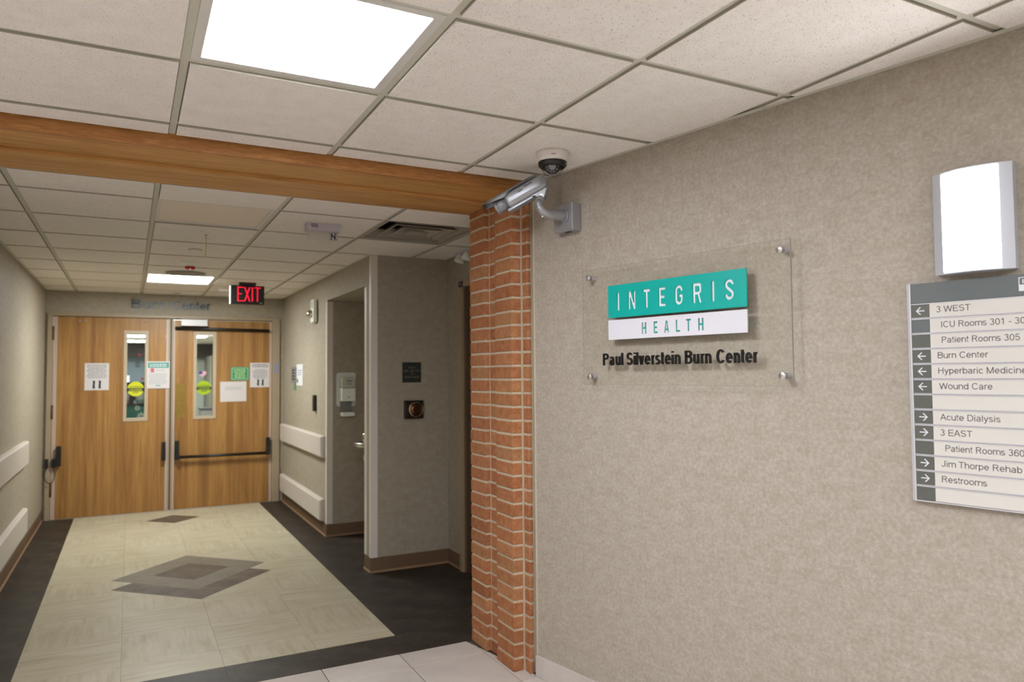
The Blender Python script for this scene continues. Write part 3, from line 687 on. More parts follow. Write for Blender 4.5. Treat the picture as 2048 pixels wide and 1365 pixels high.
# crash bar
rod_handle(d2, .460, .505, .561, .774); rod_handle(d2, 1.441, 1.488, .562, .766)
G().tube([(.487, -.062, .590), (1.46, -.062, .5855)], .0165, 16).build('crash_bar', 'black', d2)
for x in (.50, 1.45): box('bar_clamp', x-.02, x+.02, -.085, -.045, .565, .612, 'black', d2, .006)
# closer
box('closer_cover', .511, .789, -.06, -.0225, 2.064, 2.139, 'closer', t3, .004)
G().tube([(.452, -.035, 2.038), (1.471, -.035, 2.026)], .017, 16).build('closer_track', 'black', d2)
for x in (.50, 1.42): box('track_foot', x-.015, x+.015, -.03, -.0005, 2.018, 2.045, 'black', d2)
box('kick_plate', .468, .559, -.002, 0, 1.028, 1.414, 'brass', d2)['label'] = 'worn brass plate'
# letters over the doors
t = empty('wall_lettering', (0, YB, 2.25), 0, 'satin metal letters reading Burn Center on the wall above the double doors', 'sign')
for wd, a, b, z in (('Burn', .010, .372, .003), ('Center', .430, .827, .003)):
    sign_text(wd, a, b, z, .098, -.004, 'letters_steel', t, 'metal_word', .014, .20, .17)
# paper notices on the doors
def lines(parent, x0, x1, z0, z1, n, mat, y=-.0012, ragged=.12, name='print_line', frac=.55):
    g = G(); h = (z1-z0)/n
    for k in range(n):
        r = random.uniform(0, ragged)*(x1-x0); xa, xb = x0+r, x1-r; zc = z1-h*(k+.5); x = xa
        while x < xb-.004:
            wl = min(random.uniform(.012, .034), xb-x); hh = h*frac/2
            g.box(x, x+wl, y-.0003, y+.0003, zc-hh, zc+hh); x += wl+.0055
    return g.build(name, mat, parent, fix=False)
def paper(name, x0, x1, z0, z1, rz, label, cat='notice', mat='paper', y=YD, th=.0012, tilt=0):
    cx, cz = (x0+x1)/2, (z0+z1)/2
    t = empty(name, (cx, y-.0006, cz), rz, label, cat); t.rotation_euler = (0, tilt, rz)
    a, b = (x1-x0)/2, (z1-z0)/2
    box('sheet', -a, a, -th+.0004, .0004, -b, b, mat, t); return t, a, b
def boots(t, x, z, h, y=-.0014, gap=.028):
    for s in (-1, 1):
        P = [(-.011, -.5), (.014, -.5), (.012, -.36), (.009, -.3), (.010, .0), (.012, .5), (-.010, .5), (-.008, .1), (-.011, -.2)]
        G().prism([(x+s*gap+px, z+pz*h) for px, pz in P], y-.0003, y).build('printed_picture', 'ink_dark', t)
t, a, b = paper('paper_notice', -.422, -.193, 1.352, 1.643, 0, 'white notice with two dark figures on the left door, left of its window')
lines(t, -a+.015, a-.015, -.02, b-.012, 8, 'ink', frac=.45); boots(t, 0, -.085, .085)
t, a, b = paper('paper_notice', .173, .402, 1.361, 1.663, 0, 'white notice with a teal header and red dot between left window and centre post', y=YD-.008)
box('printed_header', -a+.012, a-.008, -.0018, -.0012, b-.072, b-.014, 'teal_ink', t); lines(t, -a+.02, a-.02, b-.064, b-.024, 2, 'paper_w', y=-.0022)
disc('printed_dot', -a+.055, b-.10, .022, -.0012, 'red_ink', t); lines(t, -a+.035, -a+.075, b-.106, b-.094, 1, 'paper', y=-.0026)
lines(t, -a+.085, a-.04, b-.112, b-.088, 2, 'ink_light'); lines(t, -a+.02, a-.025, -b+.045, b-.13, 7, 'ink_light'); box('printed_mark', -.025, .025, -.0018, -.0012, -b+.028, -b+.037, 'teal_ink', t)
t, a, b = paper('door_plaque', 1.048, 1.250, 1.441, 1.597, 0, 'small green plaque with cream lettering on the right door', 'sign', 'green')
g = G(); g.box(-a+.006, a-.006, -.0018, -.0010, -b+.006, -b+.020).box(-a+.006, a-.006, -.0018, -.0010, b-.020, b-.006).box(-a+.006, -a+.022, -.0018, -.0010, -b+.02, b-.02).box(a-.022, a-.006, -.0018, -.0010, -b+.02, b-.02)
g.build('border', 'green_pale', t); lines(t, -a+.028, a-.028, -b+.022, b-.022, 5, 'cream_ink', y=-.002)
t, a, b = paper('paper_notice', 1.262, 1.486, 1.357, 1.646, 0, 'white notice with two dark figures near the right edge of the right door')
lines(t, -a+.015, a-.012, b-.055, b-.012, 2, 'ink', frac=.6); lines(t, -a+.015, a-.012, -.045, b-.075, 6, 'ink', frac=.45, ragged=.2); boots(t, .005, -.088, .072, gap=.026)
t, a, b = paper('paper_notice', .935, 1.222, 1.195, 1.428, 0, 'nearly blank white notice with three faint lines under the green plaque', tilt=-.008)
lines(t, -a+.035, a-.035, .015, .058, 3, 'ink_light', ragged=.1)
# yellow door decals
for (cx, cz, r, mt, lb, yy) in ((.0655, 1.358, .0815, 'yellow', 'round yellow door decal on the window of the left door', YD+.0175), (.762, 1.360, .0800, 'yellow_green', 'round lime green door decal on the window of the right door', YD+.0175)):
    t = empty('round_decal', (cx, yy, cz), 0, lb, 'sticker'); disc('disc', 0, 0, r, 0, mt, t, .0006, 40)
    sign_text('AUTOMATIC', -r*.80, r*.80, r*.22, r*.17, -.0006, 'ink_dark', t, 'lettering', .0003, .20)
    n_ = 10; P = []
    zt_, zb_ = r*.14, -r*.30
    aa = [math.asin(zb_/r)+(math.asin(zt_/r)-math.asin(zb_/r))*q/n_ for q in range(n_+1)]
    P = [(r*.995*math.cos(q), r*.995*math.sin(q)) for q in aa]+[(-r*.995*math.cos(q), r*.995*math.sin(q)) for q in reversed(aa)]
    G().prism(P, -.0009, -.0006).build('band', 'ink_dark', t)
    sign_text('CAUTION', -r*.78, r*.78, -r*.24, r*.28, -.0009, mt, t, 'lettering', .0003, .20)
    sign_text('DOOR', -r*.34, r*.34, -r*.55, r*.18, -.0006, 'ink_dark', t, 'lettering', .0003, .20)
# flag heart
t = empty('heart_sticker', (.746, YD+.0175, 1.522), 0, 'small heart shaped flag sticker on the window of the right door', 'sticker')
def heart(s, n=36):
    P = []
    for k in range(n):
        q = 2*PI*k/n; x = 16*math.sin(q)**3; z = 13*math.cos(q)-5*math.cos(2*q)-2*math.cos(3*q)-math.cos(4*q); P.append((-x*s/16, z*s/16))
    return P
G().prism(heart(.043), -.0006, 0).build('heart', 'flag_white', t)
HP = heart(.0428)
for k in range(5):
    z0, z1 = .030-.0155*k-.0075, .030-.0155*k
    p = clip(clip(HP, (0, 1), z1), (0, -1), -z0)
    if len(p) > 2:
        G().prism(p, -.0009, -.0006).build('stripe', 'flag_red', t)
p = clip(clip(HP, (1, 0), -.002), (0, -1), .008)
G().prism(p, -.0012, -.0009).build('canton', 'flag_blue', t)
box('contact_tag', 1.528, 1.579, -.024, -.020, 1.521, 1.637, 'door_tag', t3)

# ------------------------------------------------------------------ space seen through the door windows
hall = empty('wall_hall', label='hall seen through the narrow door windows', kind='structure')
box('hall_wall', -1.3, -1.2, 9.2, 24, 0, 2.6, 'wall_plain', hall); box('hall_wall', 2.60, 2.7, 9.2, 24, 0, 2.6, 'far_brown', hall); box('hall_wall', -1.2, 2.6, 24, 24.1, 0, 2.06, 'far_blue', hall)
box('hall_wall', 2.03, 2.6, 21.8, 24, 0, 2.06, 'far_brown', hall); box('bulkhead', -1.2, 2.6, 23.4, 24, 2.06, 2.44, 'dark_wood', hall)
box('hall_ceiling', -1.3, 2.7, 9.2, 24, 2.44, 2.6, 'tile_far', hall); box('hall_floor', -1.3, 2.7, 9.2, 24, -.1, -.001, 'pale_y', hall)
for k, (y0, x0, x1) in enumerate(((18.7, -.35, .85), (21.5, -.35, .85), (12.5, -.3, .9), (18.6, 1.25, 1.62))):
    t = empty('hall_light', ((x0+x1)/2, y0+.3, 2.435), 0, ['nearer of two bright light bars seen through the left door window', 'farther of two bright light bars seen through the left door window', 'hall ceiling light hidden close behind the doors', 'bright light bar seen through the right door window'][k], 'light')
    box('diffuser', -(x1-x0)/2, (x1-x0)/2, -.3, .3, -.012, -.004, 'lens_far', t); box('frame', -(x1-x0)/2-.02, (x1-x0)/2+.02, -.32, .32, -.004, .004, 'white_metal', t)
t = empty('nurse_desk', (.1, 16, 0), 0, 'green fronted desk seen through the left door window', 'desk')
box('front_panel', -.9, .9, 0, .03, 0, .93, 'desk', t); box('worktop', -.92, .92, -.04, .6, .93, .96, 'dark_wood', t)
for k, (x, z) in enumerate(((.12, .72), (-.22, .88), (.05, .88), (.30, .86), (-.32, .70))):
    fl = empty('flower_decoration', (.1+x, 15.997, z), 0, ['large pale daisy cutout low on the green desk front', 'pale daisy cutout at upper left of the green desk front', 'pale daisy cutout at upper centre of the green desk front', 'pale daisy cutout at upper right of the green desk front', 'pale daisy cutout at far left of the green desk front'][k], 'decoration', 'daisy cutouts on the desk')
    rr = .085 if k == 0 else .06; P = []
    for q in range(48):
        aq = 2*PI*q/48; P.append((rr*(.78+.22*math.cos(8*aq))*math.cos(aq), rr*(.78+.22*math.cos(8*aq))*math.sin(aq)))
    G().prism(P, -.004, 0).build('petals', 'far_pale', fl); disc('centre', 0, 0, rr*.25, -.004, 'brass', fl, .002, 16)
for k, (x, c) in enumerate(((-.10, 'paper'), (.17, 'far_pale'))):
    t = empty('desk_container', (.03+x, 16.15, .96), 0, ['whitish patterned container on the left of the desk', 'pale container on the right of the desk'][k], 'container')
    G().lathe((0, 0, 0), (0, 0, 1), [(0, 0), (.075, .002), (.085, .15), (.07, .20), (.06, .22), (0, .222)], 20).build('body', c, t); G().cyl((0, 0, .05), (0, 0, 1), .084, .03, 20).build('label_band', 'pink_ink' if k == 0 else 'green_pale', t)
t = empty('desk_monitor', (.05, 16.45, .96), 0, 'dark monitor on the desk behind the containers', 'monitor')
box('screen', -.35, .45, 0, .04, .06, .42, 'black_soft', t, .005); box('stand', -.04, .04, .01, .06, 0, .08, 'black', t)
for k, (x, z, w_, h_, m_) in enumerate(((-.10, 1.86, .07, .13, 'ink_dark'), (.22, 1.84, .10, .15, 'black_soft'), (.46, 1.82, .12, .15, 'grey_card'))):
    t = empty('wall_picture', (x, 24, z), 0, ['narrow dark picture on the far hall wall at left', 'small black picture on the far hall wall', 'small grey blue picture on the far hall wall at right'][k], 'picture')
    box('frame', -w_/2, w_/2, -.02, 0, -h_/2, h_/2, m_, t, .003); box('print', -w_/2+.015, w_/2-.015, -.022, -.02, -h_/2+.02, h_/2-.02, 'far_blue' if k == 2 else 'ink', t)
for k, (x, z) in enumerate(((.25, 2.10), (.34, 1.42))):
    t = empty('red_lamp', (x, 23.39 if k == 0 else 24, z), 0, ['tiny red light under the dark bulkhead in the far hall', 'small red object low on the far hall wall'][k], 'light')
    G().lathe((0, 0, 0), (0, -1, 0), [(.035, 0), (.035, .03), (.02, .045), (0, .05)], 16).build('cap', 'red_ink', t)
t = empty('white_cabinet', (-.06, 23.0, 0), 0, 'white cabinet edge at the left of the far hall', 'cabinet')
box('body', -.10, .07, 0, .5, 0, 1.52, 'paper_w', t, .01); box('door', -.09, .06, -.01, 0, .05, 1.47, 'paper_w', t, .003)
t = empty('hall_door', (1.86, 24, 0), 0, 'pale door at the end of the hall seen through the right window', 'door')
box('panel', -.16, .16, -.05, -.002, .002, 2.0, 'far_pale', t, .004); box('handle', .10, .13, -.09, -.05, .98, 1.02, 'steel', t, .004)
t = empty('white_cart', (1.42, 15.5, 0), 0, 'low white cart seen through the lower right window', 'cart')
box('body', -.17, .17, 0, .5, .15, .82, 'paper', t, .02); box('top', -.18, .18, -.01, .51, .82, .86, 'disp_grey', t, .005)
for x in (-.14, .14):
    for y in (.05, .45): G().cyl((x-.01, y, .06), (1, 0, 0), .06, .02, 16).build('wheel', 'black', t)

# ------------------------------------------------------------------ bumper rails, corner guards, baseboards
def rail(x_wall, x_face, y0, y1, z0, z1, label):
    t = empty('bumper_rail', (x_wall, (y0+y1)/2, z0), 0, label, 'rail', None)
    a, b = sorted((0, x_face-x_wall)); L_ = (y1-y0)/2
    s = 1 if x_face > x_wall else -1; d = abs(x_face-x_wall)
    prof = [(0, 0), (d*.75, 0), (d, .012), (d, z1-z0-.012), (d*.75, z1-z0), (0, z1-z0)]
    v = []; m_ = len(prof)
    for yy in (-L_+.045, L_-.045): v += [(s*p[0], yy, p[1]) for p in prof]
    f = [tuple(range(m_)), tuple(reversed(range(m_, 2*m_)))]+[(i, (i+1) % m_, m_+(i+1) % m_, m_+i) for i in range(m_)]
    G().add(v, f).build('cover', 'rail', t)
    for e in (-1, 1):
        v = [(s*p[0], e*(L_-.044), p[1]) for p in prof]+[(s*p[0]*.93, e*(L_-.012), p[1]) for p in prof]+[(s*p[0]*.6, e*L_, p[1]) for p in prof]
        f = [tuple(range(m_)), tuple(range(2*m_, 3*m_))]+[(j*m_+i, j*m_+(i+1) % m_, (j+1)*m_+(i+1) % m_, (j+1)*m_+i) for j in (0, 1) for i in range(m_)]
        G().add(v, f).build('end_cap', 'rail', t)
rail(XR, 1.590, 6.895, 8.99, .722, .923, 'upper cream bumper rail on the right corridor wall')
rail(XR, 1.590, 6.93, 8.99, .130, .330, 'lower cream bumper rail on the right corridor wall')
rail(XL, -.750, 4.0, 7.52, .752, .952, 'upper cream bumper rail on the left corridor wall')
rail(XL, -.750, 4.0, 7.52, .180, .380, 'lower cream bumper rail on the left corridor wall')
def guard(n, xc, yc, wx, wy, z0, z1, label, sy_=-1):
    """corner guard around the corner (xc,yc): leg wy along the corridor wall, leg wx along the face"""
    t = empty('trim_%d' % n, (xc, yc, z0), 0, label, kind='structure'); H_ = z1-z0
    g = G(); g.box(-.004, 0, min(0, -sy_*wy), max(0, -sy_*wy), 0, H_).box(-.004, wx, min(0, sy_*.004), max(0, sy_*.004), 0, H_)
    g.build('corner_guard', 'guard', t, .0012)
guard(2, XR, YA, .052, .045, .118, 2.185, 'cream corner guard at the far side of the alcove')
guard(3, XR, YF, .048, .045, .112, 2.424, 'cream corner guard beside the push button wall')
t = empty('trim_4', (XR, YN, .112), 0, 'cream corner guard at the near side of the alcove', kind='structure')
g = G(); g.box(-.004, 0, -.055, .004, 0, 2.07).box(0, .05, 0, .004, 0, 2.07); g.build('corner_guard', 'guard', t, .0012)
def baseb(name, segs, label, mat='base', h=.112):
    t = empty(name, (0, 0, 0), 0, label, kind='structure')
    for (x0, y0, x1, y1, nx, ny) in segs:
        g = G(); d = .006; q = .014
        P = [Vector((x0, y0, 0)), Vector((x1, y1, 0))]; n_ = Vector((nx, ny, 0))
        prof = [(.0, h), (.004, h-.002), (d, .022), (d, 0.016), (0, .016)]
        v = []
        for p in P: v += [tuple(p+n_*a+Vector((0, 0, b))) for a, b in prof]
        m_ = len(prof); f = [tuple(range(m_)), tuple(reversed(range(m_, 2*m_)))]+[(i, (i+1) % m_, m_+(i+1) % m_, m_+i) for i in range(m_)]
        g.add(v, f); g.build('cove_base', mat, t)
        prof = [(0, .0155), (d, .0155), (q, .004), (q, .0006), (0, .0006)]; v = []
        for p in P: v += [tuple(p+n_*a+Vector((0, 0, b))) for a, b in prof]
        G().add(v, f).build('toe_strip', 'base_toe', t)
    return t
baseb('baseboard_left', [(XL, 3.83, XL, 9.06, 1, 0)], 'brown rubber base along the left corridor wall')
baseb('baseboard_right', [(XR, YA, XR, 9.04, -1, 0), (XR-.006, YA, XA, YA, 0, -1), (XR, YF, XR, YN, -1, 0), (XR-.006, YF, XS, YF, 0, -1), (XA, YN, XA, YA, -1, 0)], 'brown rubber base along the right corridor wall and alcove')
baseb('baseboard_side', [(XS, 5.17, XS, YF, -1, 0)], 'brown rubber base on the short side wall')
t = empty('baseboard_lobby', O_SIGN, RZ_SIGN, 'marble base along the lobby sign wall', kind='structure')
us = [-2.785, -2.735, -2.30, -1.86, -1.42, -.98, -.54, -.10, .34, .78, 1.22]
for k in range(len(us)-1):
    box('marble_base', us[k]+.0008, us[k+1]-.0008, -.012, 0, .001, .102, 'marble', t, .0015, 1)

# ------------------------------------------------------------------ side door by the pillar
t = empty('door_3', (XS, 0, 0), 0, 'dark brown side door with steel frame behind the brick pillar', kind='structure')
g = G(); g.box(-.02, .10, 5.112, 5.165, 0, 2.215).box(-.02, .10, 4.02, 4.072, 0, 2.215).box(-.02, .10, 4.072, 5.112, 2.165, 2.215)
g.build('frame', 'frame', t, .002)
box('leaf', .012, .055, 4.074, 5.110, .006, 2.163, 'door_brown', t)
g = G().box(-.001, .012, 5.095, 5.112, 0, 2.165).box(-.001, .012, 4.072, 4.09, 0, 2.165); g.build('stop', 'frame_dark', t)
h = box('handle', -.05, -.038, 4.14, 4.26, 1.0, 1.02, 'steel', t, .004); G().cyl((.012, 4.15, 1.01), (-1, 0, 0), .012, .06, 12).build('spindle', 'steel', h)
t = empty('door_number_plate', (XS-.02, 5.12, 2.185), -PI/2, 'tiny dark number plate on the frame of the side door', 'sign')
box('plate', -.038, .038, -.003, 0, -.02, .02, 'ink_dark', t); box('insert', -.022, .022, -.004, -.003, -.010, .010, 'grey_card', t)
t = empty('emergency_light', (XS, 5.03, 2.36), -PI/2, 'small white twin emergency light high on the side wall behind the pillar', 'light')
box('housing', -.11, .16, -.06, -.0005, .035, .105, 'lilac', t, .008)
for x in (-.03, .10): G().lathe((x, -.045, .035), (0, -.3, -1), [(.018, -.01), (.035, .02), (.04, .045), (.035, .052), (0, .054)], 20).build('lamp_head', 'disp_white', t)

# ------------------------------------------------------------------ things on the right corridor wall (local x toward the viewer, y into the wall)
def on_right(name, y, z, label, cat): return empty(name, (XR, y, z), -PI/2, label, cat)   # local x = -Y
t = on_right('fire_strobe', 7.28, 2.128, 'white fire alarm strobe high on the right corridor wall', 'alarm')
G().prism(rrect(-.075, .075, -.113, .113, .02), -.045, -.012).build('body', 'disp_white', t, .006)
G().prism(rrect(-.072, .072, -.110, .110, .02), -.012, -.0005).build('back_box', 'frame_dark', t)
G().lathe((0, -.045, -.03), (0, -1, 0), [(.04, 0), (.04, .018), (.03, .04), (.012, .05), (0, .052)], 24).build('strobe_lens', 'steel_ring', t)
g = G()
for k in range(5): g.box(-.035, .035, -.048, -.0455, .03+.013*k, .036+.013*k)
g.build('horn_slots', 'disp_grey', t)
t = on_right('wall_sign_card', 8.36, 1.498, 'narrow grey sign card on the right wall near the doors', 'sign')
box('card', -.115, .115, -.01, -.0005, -.088, .088, 'grey_card', t, .002); lines(t, -.09, .09, -.06, .07, 4, 'ink_dark', y=-.0105)
t = on_right('green_tag', 8.315, 1.36, 'small green tag hanging just below the grey sign card', 'tag')
box('tag', -.055, .055, -.006, -.0005, -.03, .03, 'green_card', t, .002); box('clip', -.02, .02, -.008, -.0005, .03, .05, 'frame_dark', t)
t = on_right('paper_notice', 8.075, 1.50, 'white paper notice with faint blue lines on the right wall', 'notice')
box('sheet', -.16, .16, -.0025, -.0005, -.115, .115, 'paper_w', t); lines(t, -.12, .12, -.01, .06, 3, 'blue_ink', y=-.003, frac=.25); box('printed_picture', -.13, -.07, -.0032, -.0025, -.085, -.045, 'ink_dark', t)
t = on_right('card_reader', 7.29, 1.22, 'narrow black card reader with a red light on the right wall', 'reader')
G().prism(rrect(-.035, .035, -.079, .079, .012), -.03, -.0005).build('body', 'black', t, .005); box('status_light', -.02, .02, -.031, -.0295, .064, .072, 'red', t)

# hand sanitiser dispenser on the alcove wall
t = empty('sanitiser_dispenser', (1.813, YA, 1.36), 0, 'white wall sanitiser dispenser with a drip tray inside the alcove', 'dispenser')
G().prism(rrect(-.093, .093, -.160, .158, .028), -.012, -.0005).build('back_plate', 'disp_back', t, .004)
G().prism(rrect(-.066, .070, -.110, .012, .014), -.095, -.012).build('body', 'disp_white', t, .012, 3)
G().prism(rrect(-.064, .068, .014, .112, .012), -.090, -.012).build('window', 'disp_clear', t, .010, 3)
G().prism([(-.058, -.112), (.045, -.112), (.045, -.212), (-.058, -.212)], -.03, -.013).build('throat', 'disp_grey', t)
G().prism(rrect(-.062, .058, -.250, -.212, .01), -.105, -.012).build('drip_tray', 'disp_white', t, .008, 3)
text('PURELL', -.018, .040, .072, .014, -.0905, 'blue_ink', t, 'lettering', .0004, .03)
lines(t, -.01, .03, .045, .058, 2, 'blue_ink', y=-.091); box('small_mark', -.01, .012, -.0962, -.0952, -.075, -.069, 'disp_grey', t)
# drinking fountain
t = empty('drinking_fountain', (1.930, 6.33, .88), 0, 'round steel drinking fountain half hidden in the alcove', 'fountain')
G().lathe((0, 0, 0), (0, 0, 1), [(0, -.075), (.05, -.07), (.12, -.045), (.165, -.008), (.172, .012), (.168, .022), (.155, .022), (.13, .0), (.06, -.02), (0, -.025)], 40).build('bowl', 'steel', t)
G().tube([(.09, .08, .0), (.09, .08, .05), (.08, .075, .075), (.05, .06, .085)], [.022, .02, .02, .012], 14).build('bubbler', 'steel_ring', t)
G().lathe((-.066, .02, .0), (0, 0, 1), [(.02, 0), (.024, .05), (.030, .075), (.026, .095), (0, .102)], 20).build('spout_guard', 'steel_ring', t)
box('bracket', -.055, .209, -.07, .07, -.19, -.062, 'steel', t, .012); G().cyl((-.055, -.01, -.115), (-1, 0, 0), .026, .035, 20).build('push_button', 'steel', t)
# plaque and push button on the near face
t = empty('push_plaque', (1.9605, YF, 1.512), 0, 'dark square plaque telling visitors to push the wall button', 'sign')
box('plate', -.077, .077, -.005, -.0005, -.079, .079, 'sign_dark', t, .001)
for s_, a, b, z in (('PUSH', -.028, .028, .030), ('WALL BUTTON', -.070, .072, .005), ('TO', -.012, .014, -.020), ('OPEN DOOR', -.061, .061, -.045)):
    sign_text(s_, a, b, z, .015, -.005, 'sign_text', t, 'lettering', .0004, .10)
t = empty('push_button_plate', (1.968, YF, 1.223), 0, 'round bronze push button on a square black box below the dark plaque', 'switch')
box('box', -.074, .076, -.040, -.0005, -.070, .070, 'black', t, .004); box('plate', -.056, .064, -.043, -.040, -.061, .060, 'bronze_plate', t, .001)
G().lathe((.008, -.043, 0), (0, -1, 0), [(.057, 0), (.057, .018), (.051, .025), (.0505, .022)], 48).build('button_ring', 'steel_ring', t)
G().lathe((.008, -.043, 0), (0, -1, 0), [(.0505, .0), (.0505, .021), (.02, .0225), (0, .0225)], 48).build('button', 'bronze_plate', t)

# ------------------------------------------------------------------ ceiling devices in the corridor
t = empty('exit_sign', (1.031, 7.63, ZC-.008), 0, 'black exit sign with glowing red letters hanging from the corridor ceiling', 'sign')
box('housing', -.155, .160, -.025, .025, -.215, -.028, 'exit_black', t, .003); box('canopy', -.078, .078, -.05, .05, -.028, 0, 'black', t, .003)
box('side_panel', -.163, -.155, -.025, .025, -.213, -.032, 'closer', t); box('small_mark', .115, .142, -.0265, -.025, -.207, -.194, 'grey_card', t)
def dots(pts, parent, z0, h, x0, w_):
    g = G(); seen = set()
    for (a, b) in pts:
        L_ = math.hypot((b[0]-a[0])*w_, (b[1]-a[1])*h); n_ = max(2, int(L_/.0085))
        for k in range(n_+1):
            x = x0+(a[0]+(b[0]-a[0])*k/n_)*w_; z = z0+(a[1]+(b[1]-a[1])*k/n_)*h
            for dx in (-.0032, .0032):
                key = (round((x+dx)*250), round(z*250))
                if key in seen: continue
                seen.add(key); g.cyl((x+dx, -.0252, z), (0, -1, 0), .0034, .002, 8)
    return g.build('lit_letter', 'exit_red', parent, fix=False)
zb_, hh_ = -.182, .134
dots([((0, 0), (0, 1)), ((0, 1), (1, 1)), ((0, .52), (.7, .52)), ((0, 0), (1, 0))], t, zb_, hh_, -.090, .048)
dots([((0, 0), (1, 1)), ((0, 1), (1, 0))], t, zb_, hh_, -.025, .044)
dots([((.5, 0), (.5, 1))], t, zb_, hh_, .035, .020)
dots([((0, 1), (1, 1)), ((.5, 0), (.5, 1))], t, zb_, hh_, .067, .055)
t = empty('edge_lit_sign', (1.035, 4.46, ZC-.008), .0, 'pale edge lit ceiling sign with a letter N near the beam', 'sign')
box('housing', -.100, .105, -.045, .045, -.046, 0, 'lilac', t, .006); box('canopy_gap', -.09, .09, -.03, .03, 0, .003, 'black', t)
g = G()
for k in range(5):
    x = -.078+.0085*k; g.add([(x, -.0456, -.006), (x+.0042, -.0456, -.006), (x+.0105, -.0456, -.030), (x+.0063, -.0456, -.030)], [(0, 1, 2, 3)])
g.build('grille_slots', 'black_soft', t, fix=False); disc('status_dot', .090, -.022, .0025, -.0455, 'led_green', t)
G().prism(rrect(-.090, .096, -.101, -.046, .006), -.006, .001).build('panel', 'exit_green', t, .001)
box('letter_plate', .045, .088, -.0075, -.006, -.091, -.050, 'ink_dark', t); box('letter_ground', .0475, .0855, -.0080, -.0075, -.0885, -.0525, 'paper', t)
text('N', .052, .081, -.0855, .030, -.008, 'ink_dark', t, 'lettering', .0005, .05)
t = empty('ceiling_disc', (.418, 5.75, ZC-.008), 0, 'small flat round cover plate on the corridor ceiling beside the hanging cord', 'cover')
G().lathe((0, 0, 0), (0, 0, -1), [(.043, -.001), (.043, .004), (.036, .007), (0, .008)], 32).build('plate', 'tile_far', t); G().lathe((0, 0, .0), (0, 0, -1), [(.047, -.0005), (.047, .0035), (.0, .0035)], 32).build('gap', 'grey_card', t)
t = empty('hanging_cord', (.432, 5.107, ZC-.008), 0, 'thin pale yellow cord hanging from the corridor ceiling', 'cord')
G().tube([(0, 0, 0), (.001, 0, -.07), (-.003, 0, -.14)], .0038, 8).build('cord', 'string', t); G().cyl((0, 0, 0), (0, 0, -1), .010, .003, 12).build('clip', 'frame', t)
t = empty('smoke_alarm', (.425, 6.41, ZC-.008), 0, 'white round ceiling alarm with a red lens in the corridor', 'alarm')
G().lathe((0, 0, 0), (0, 0, -1), [(.078, 0), (.078, .008), (.066, .014), (.05, .034), (.040, .036), (0, .036)], 32).build('body', 'disp_white', t)
G().lathe((0, 0, 0), (0, 0, -1), [(.041, .034), (.041, .046), (.034, .058), (.0, .060)], 24).build('red_lens', 'red', t); G().cyl((0, -.034, -.05), (0, -.3, -1), .006, .012, 10).build('window', 'paper', t)
t = empty('ceiling_speaker', (.437, 7.10, ZC-.008), 0, 'round grey ceiling speaker right before the lit corridor panel', 'speaker')
G().lathe((0, 0, 0), (0, 0, -1), [(.163, 0), (.163, .006), (.150, .010), (.1, .013), (0, .014)], 48).build('grille', 'speaker', t); G().lathe((0, 0, 0), (0, 0, -1), [(.168, 0), (.168, .004), (.155, .008), (.155, .002)], 48).build('rim', 'grey_card', t)
t = empty('smoke_detector', (.90, 8.25, ZC-.008), 0, 'white round smoke detector behind the red exit sign', 'detector')
G().lathe((0, 0, 0), (0, 0, -1), [(.07, 0), (.072, .015), (.055, .032), (.03, .038), (0, .038)], 32).build('body', 'cam_white', t); G().lathe((0, 0, 0), (0, 0, -1), [(.06, .027), (.0615, .03), (.05, .034), (.048, .031)], 32).build('vent_ring', 'grey_card', t)
t = empty('sprinkler_cover', (.457, 8.84, ZC-.008), 0, 'small round sprinkler cover on the ceiling close to the door wall', 'cover')
G().lathe((0, 0, 0), (0, 0, -1), [(.045, 0), (.045, .006), (.03, .010), (0, .011)], 24).build('plate', 'tee', t); G().cyl((0, 0, -.01), (0, 0, -1), .012, .006, 12).build('head', 'steel', t)

# ------------------------------------------------------------------ acrylic sign on the lobby wall
def on_wall(name, u, z, label, cat, group=None): return empty(name, O_SIGN+UW*u+Vector((0, 0, z)), RZ_SIGN, label, cat, group)
SU, SZ = -1.8785, 1.70
t = on_wall('acrylic_sign', SU, SZ, 'clear acrylic hospital sign with teal and white plates held off the wall by studs', 'sign')
px0, px1, pz0, pz1 = -2.395-SU, -1.360-SU, 1.446-SZ, 1.967-SZ
g = G().box(px0, px1, -.038, -.032, pz0, pz1); g.build('acrylic_panel', 'acrylic', t)
e = G(); e.box(px1-.0002, px1+.0016, -.0382, -.0318, pz0, pz1); e.build('panel_edge', 'acrylic_edge', t)
e = G(); e.box(px0, px1, -.0385, -.0372, pz1, pz1+.0010).box(px0, px1, -.0385, -.0372, pz0-.0010, pz0).box(px0-.0008, px0, -.0385, -.0372, pz0, pz1); e.build('panel_edge', 'acrylic_edge', t)
for (u, z) in ((-2.355, 1.931), (-1.3965, 1.933), (-2.354, 1.482), (-1.397, 1.483)):
    x, zz = u-SU, z-SZ
    s_ = G().lathe((x, -.0005, zz), (0, -1, 0), [(.0118, 0), (.0118, .030), (.0118, .0313)], 28).build('standoff', 'alu', t)
    G().lathe((x, -.0385, zz), (0, -1, 0), [(.0, -.0), (.0128, .0), (.0128, .0025), (.0122, .003), (.0122, .004), (.0128, .0045), (.0128, .0095), (.0118, .0105), (0, .0105)], 28).build('cap', 'cap', s_)
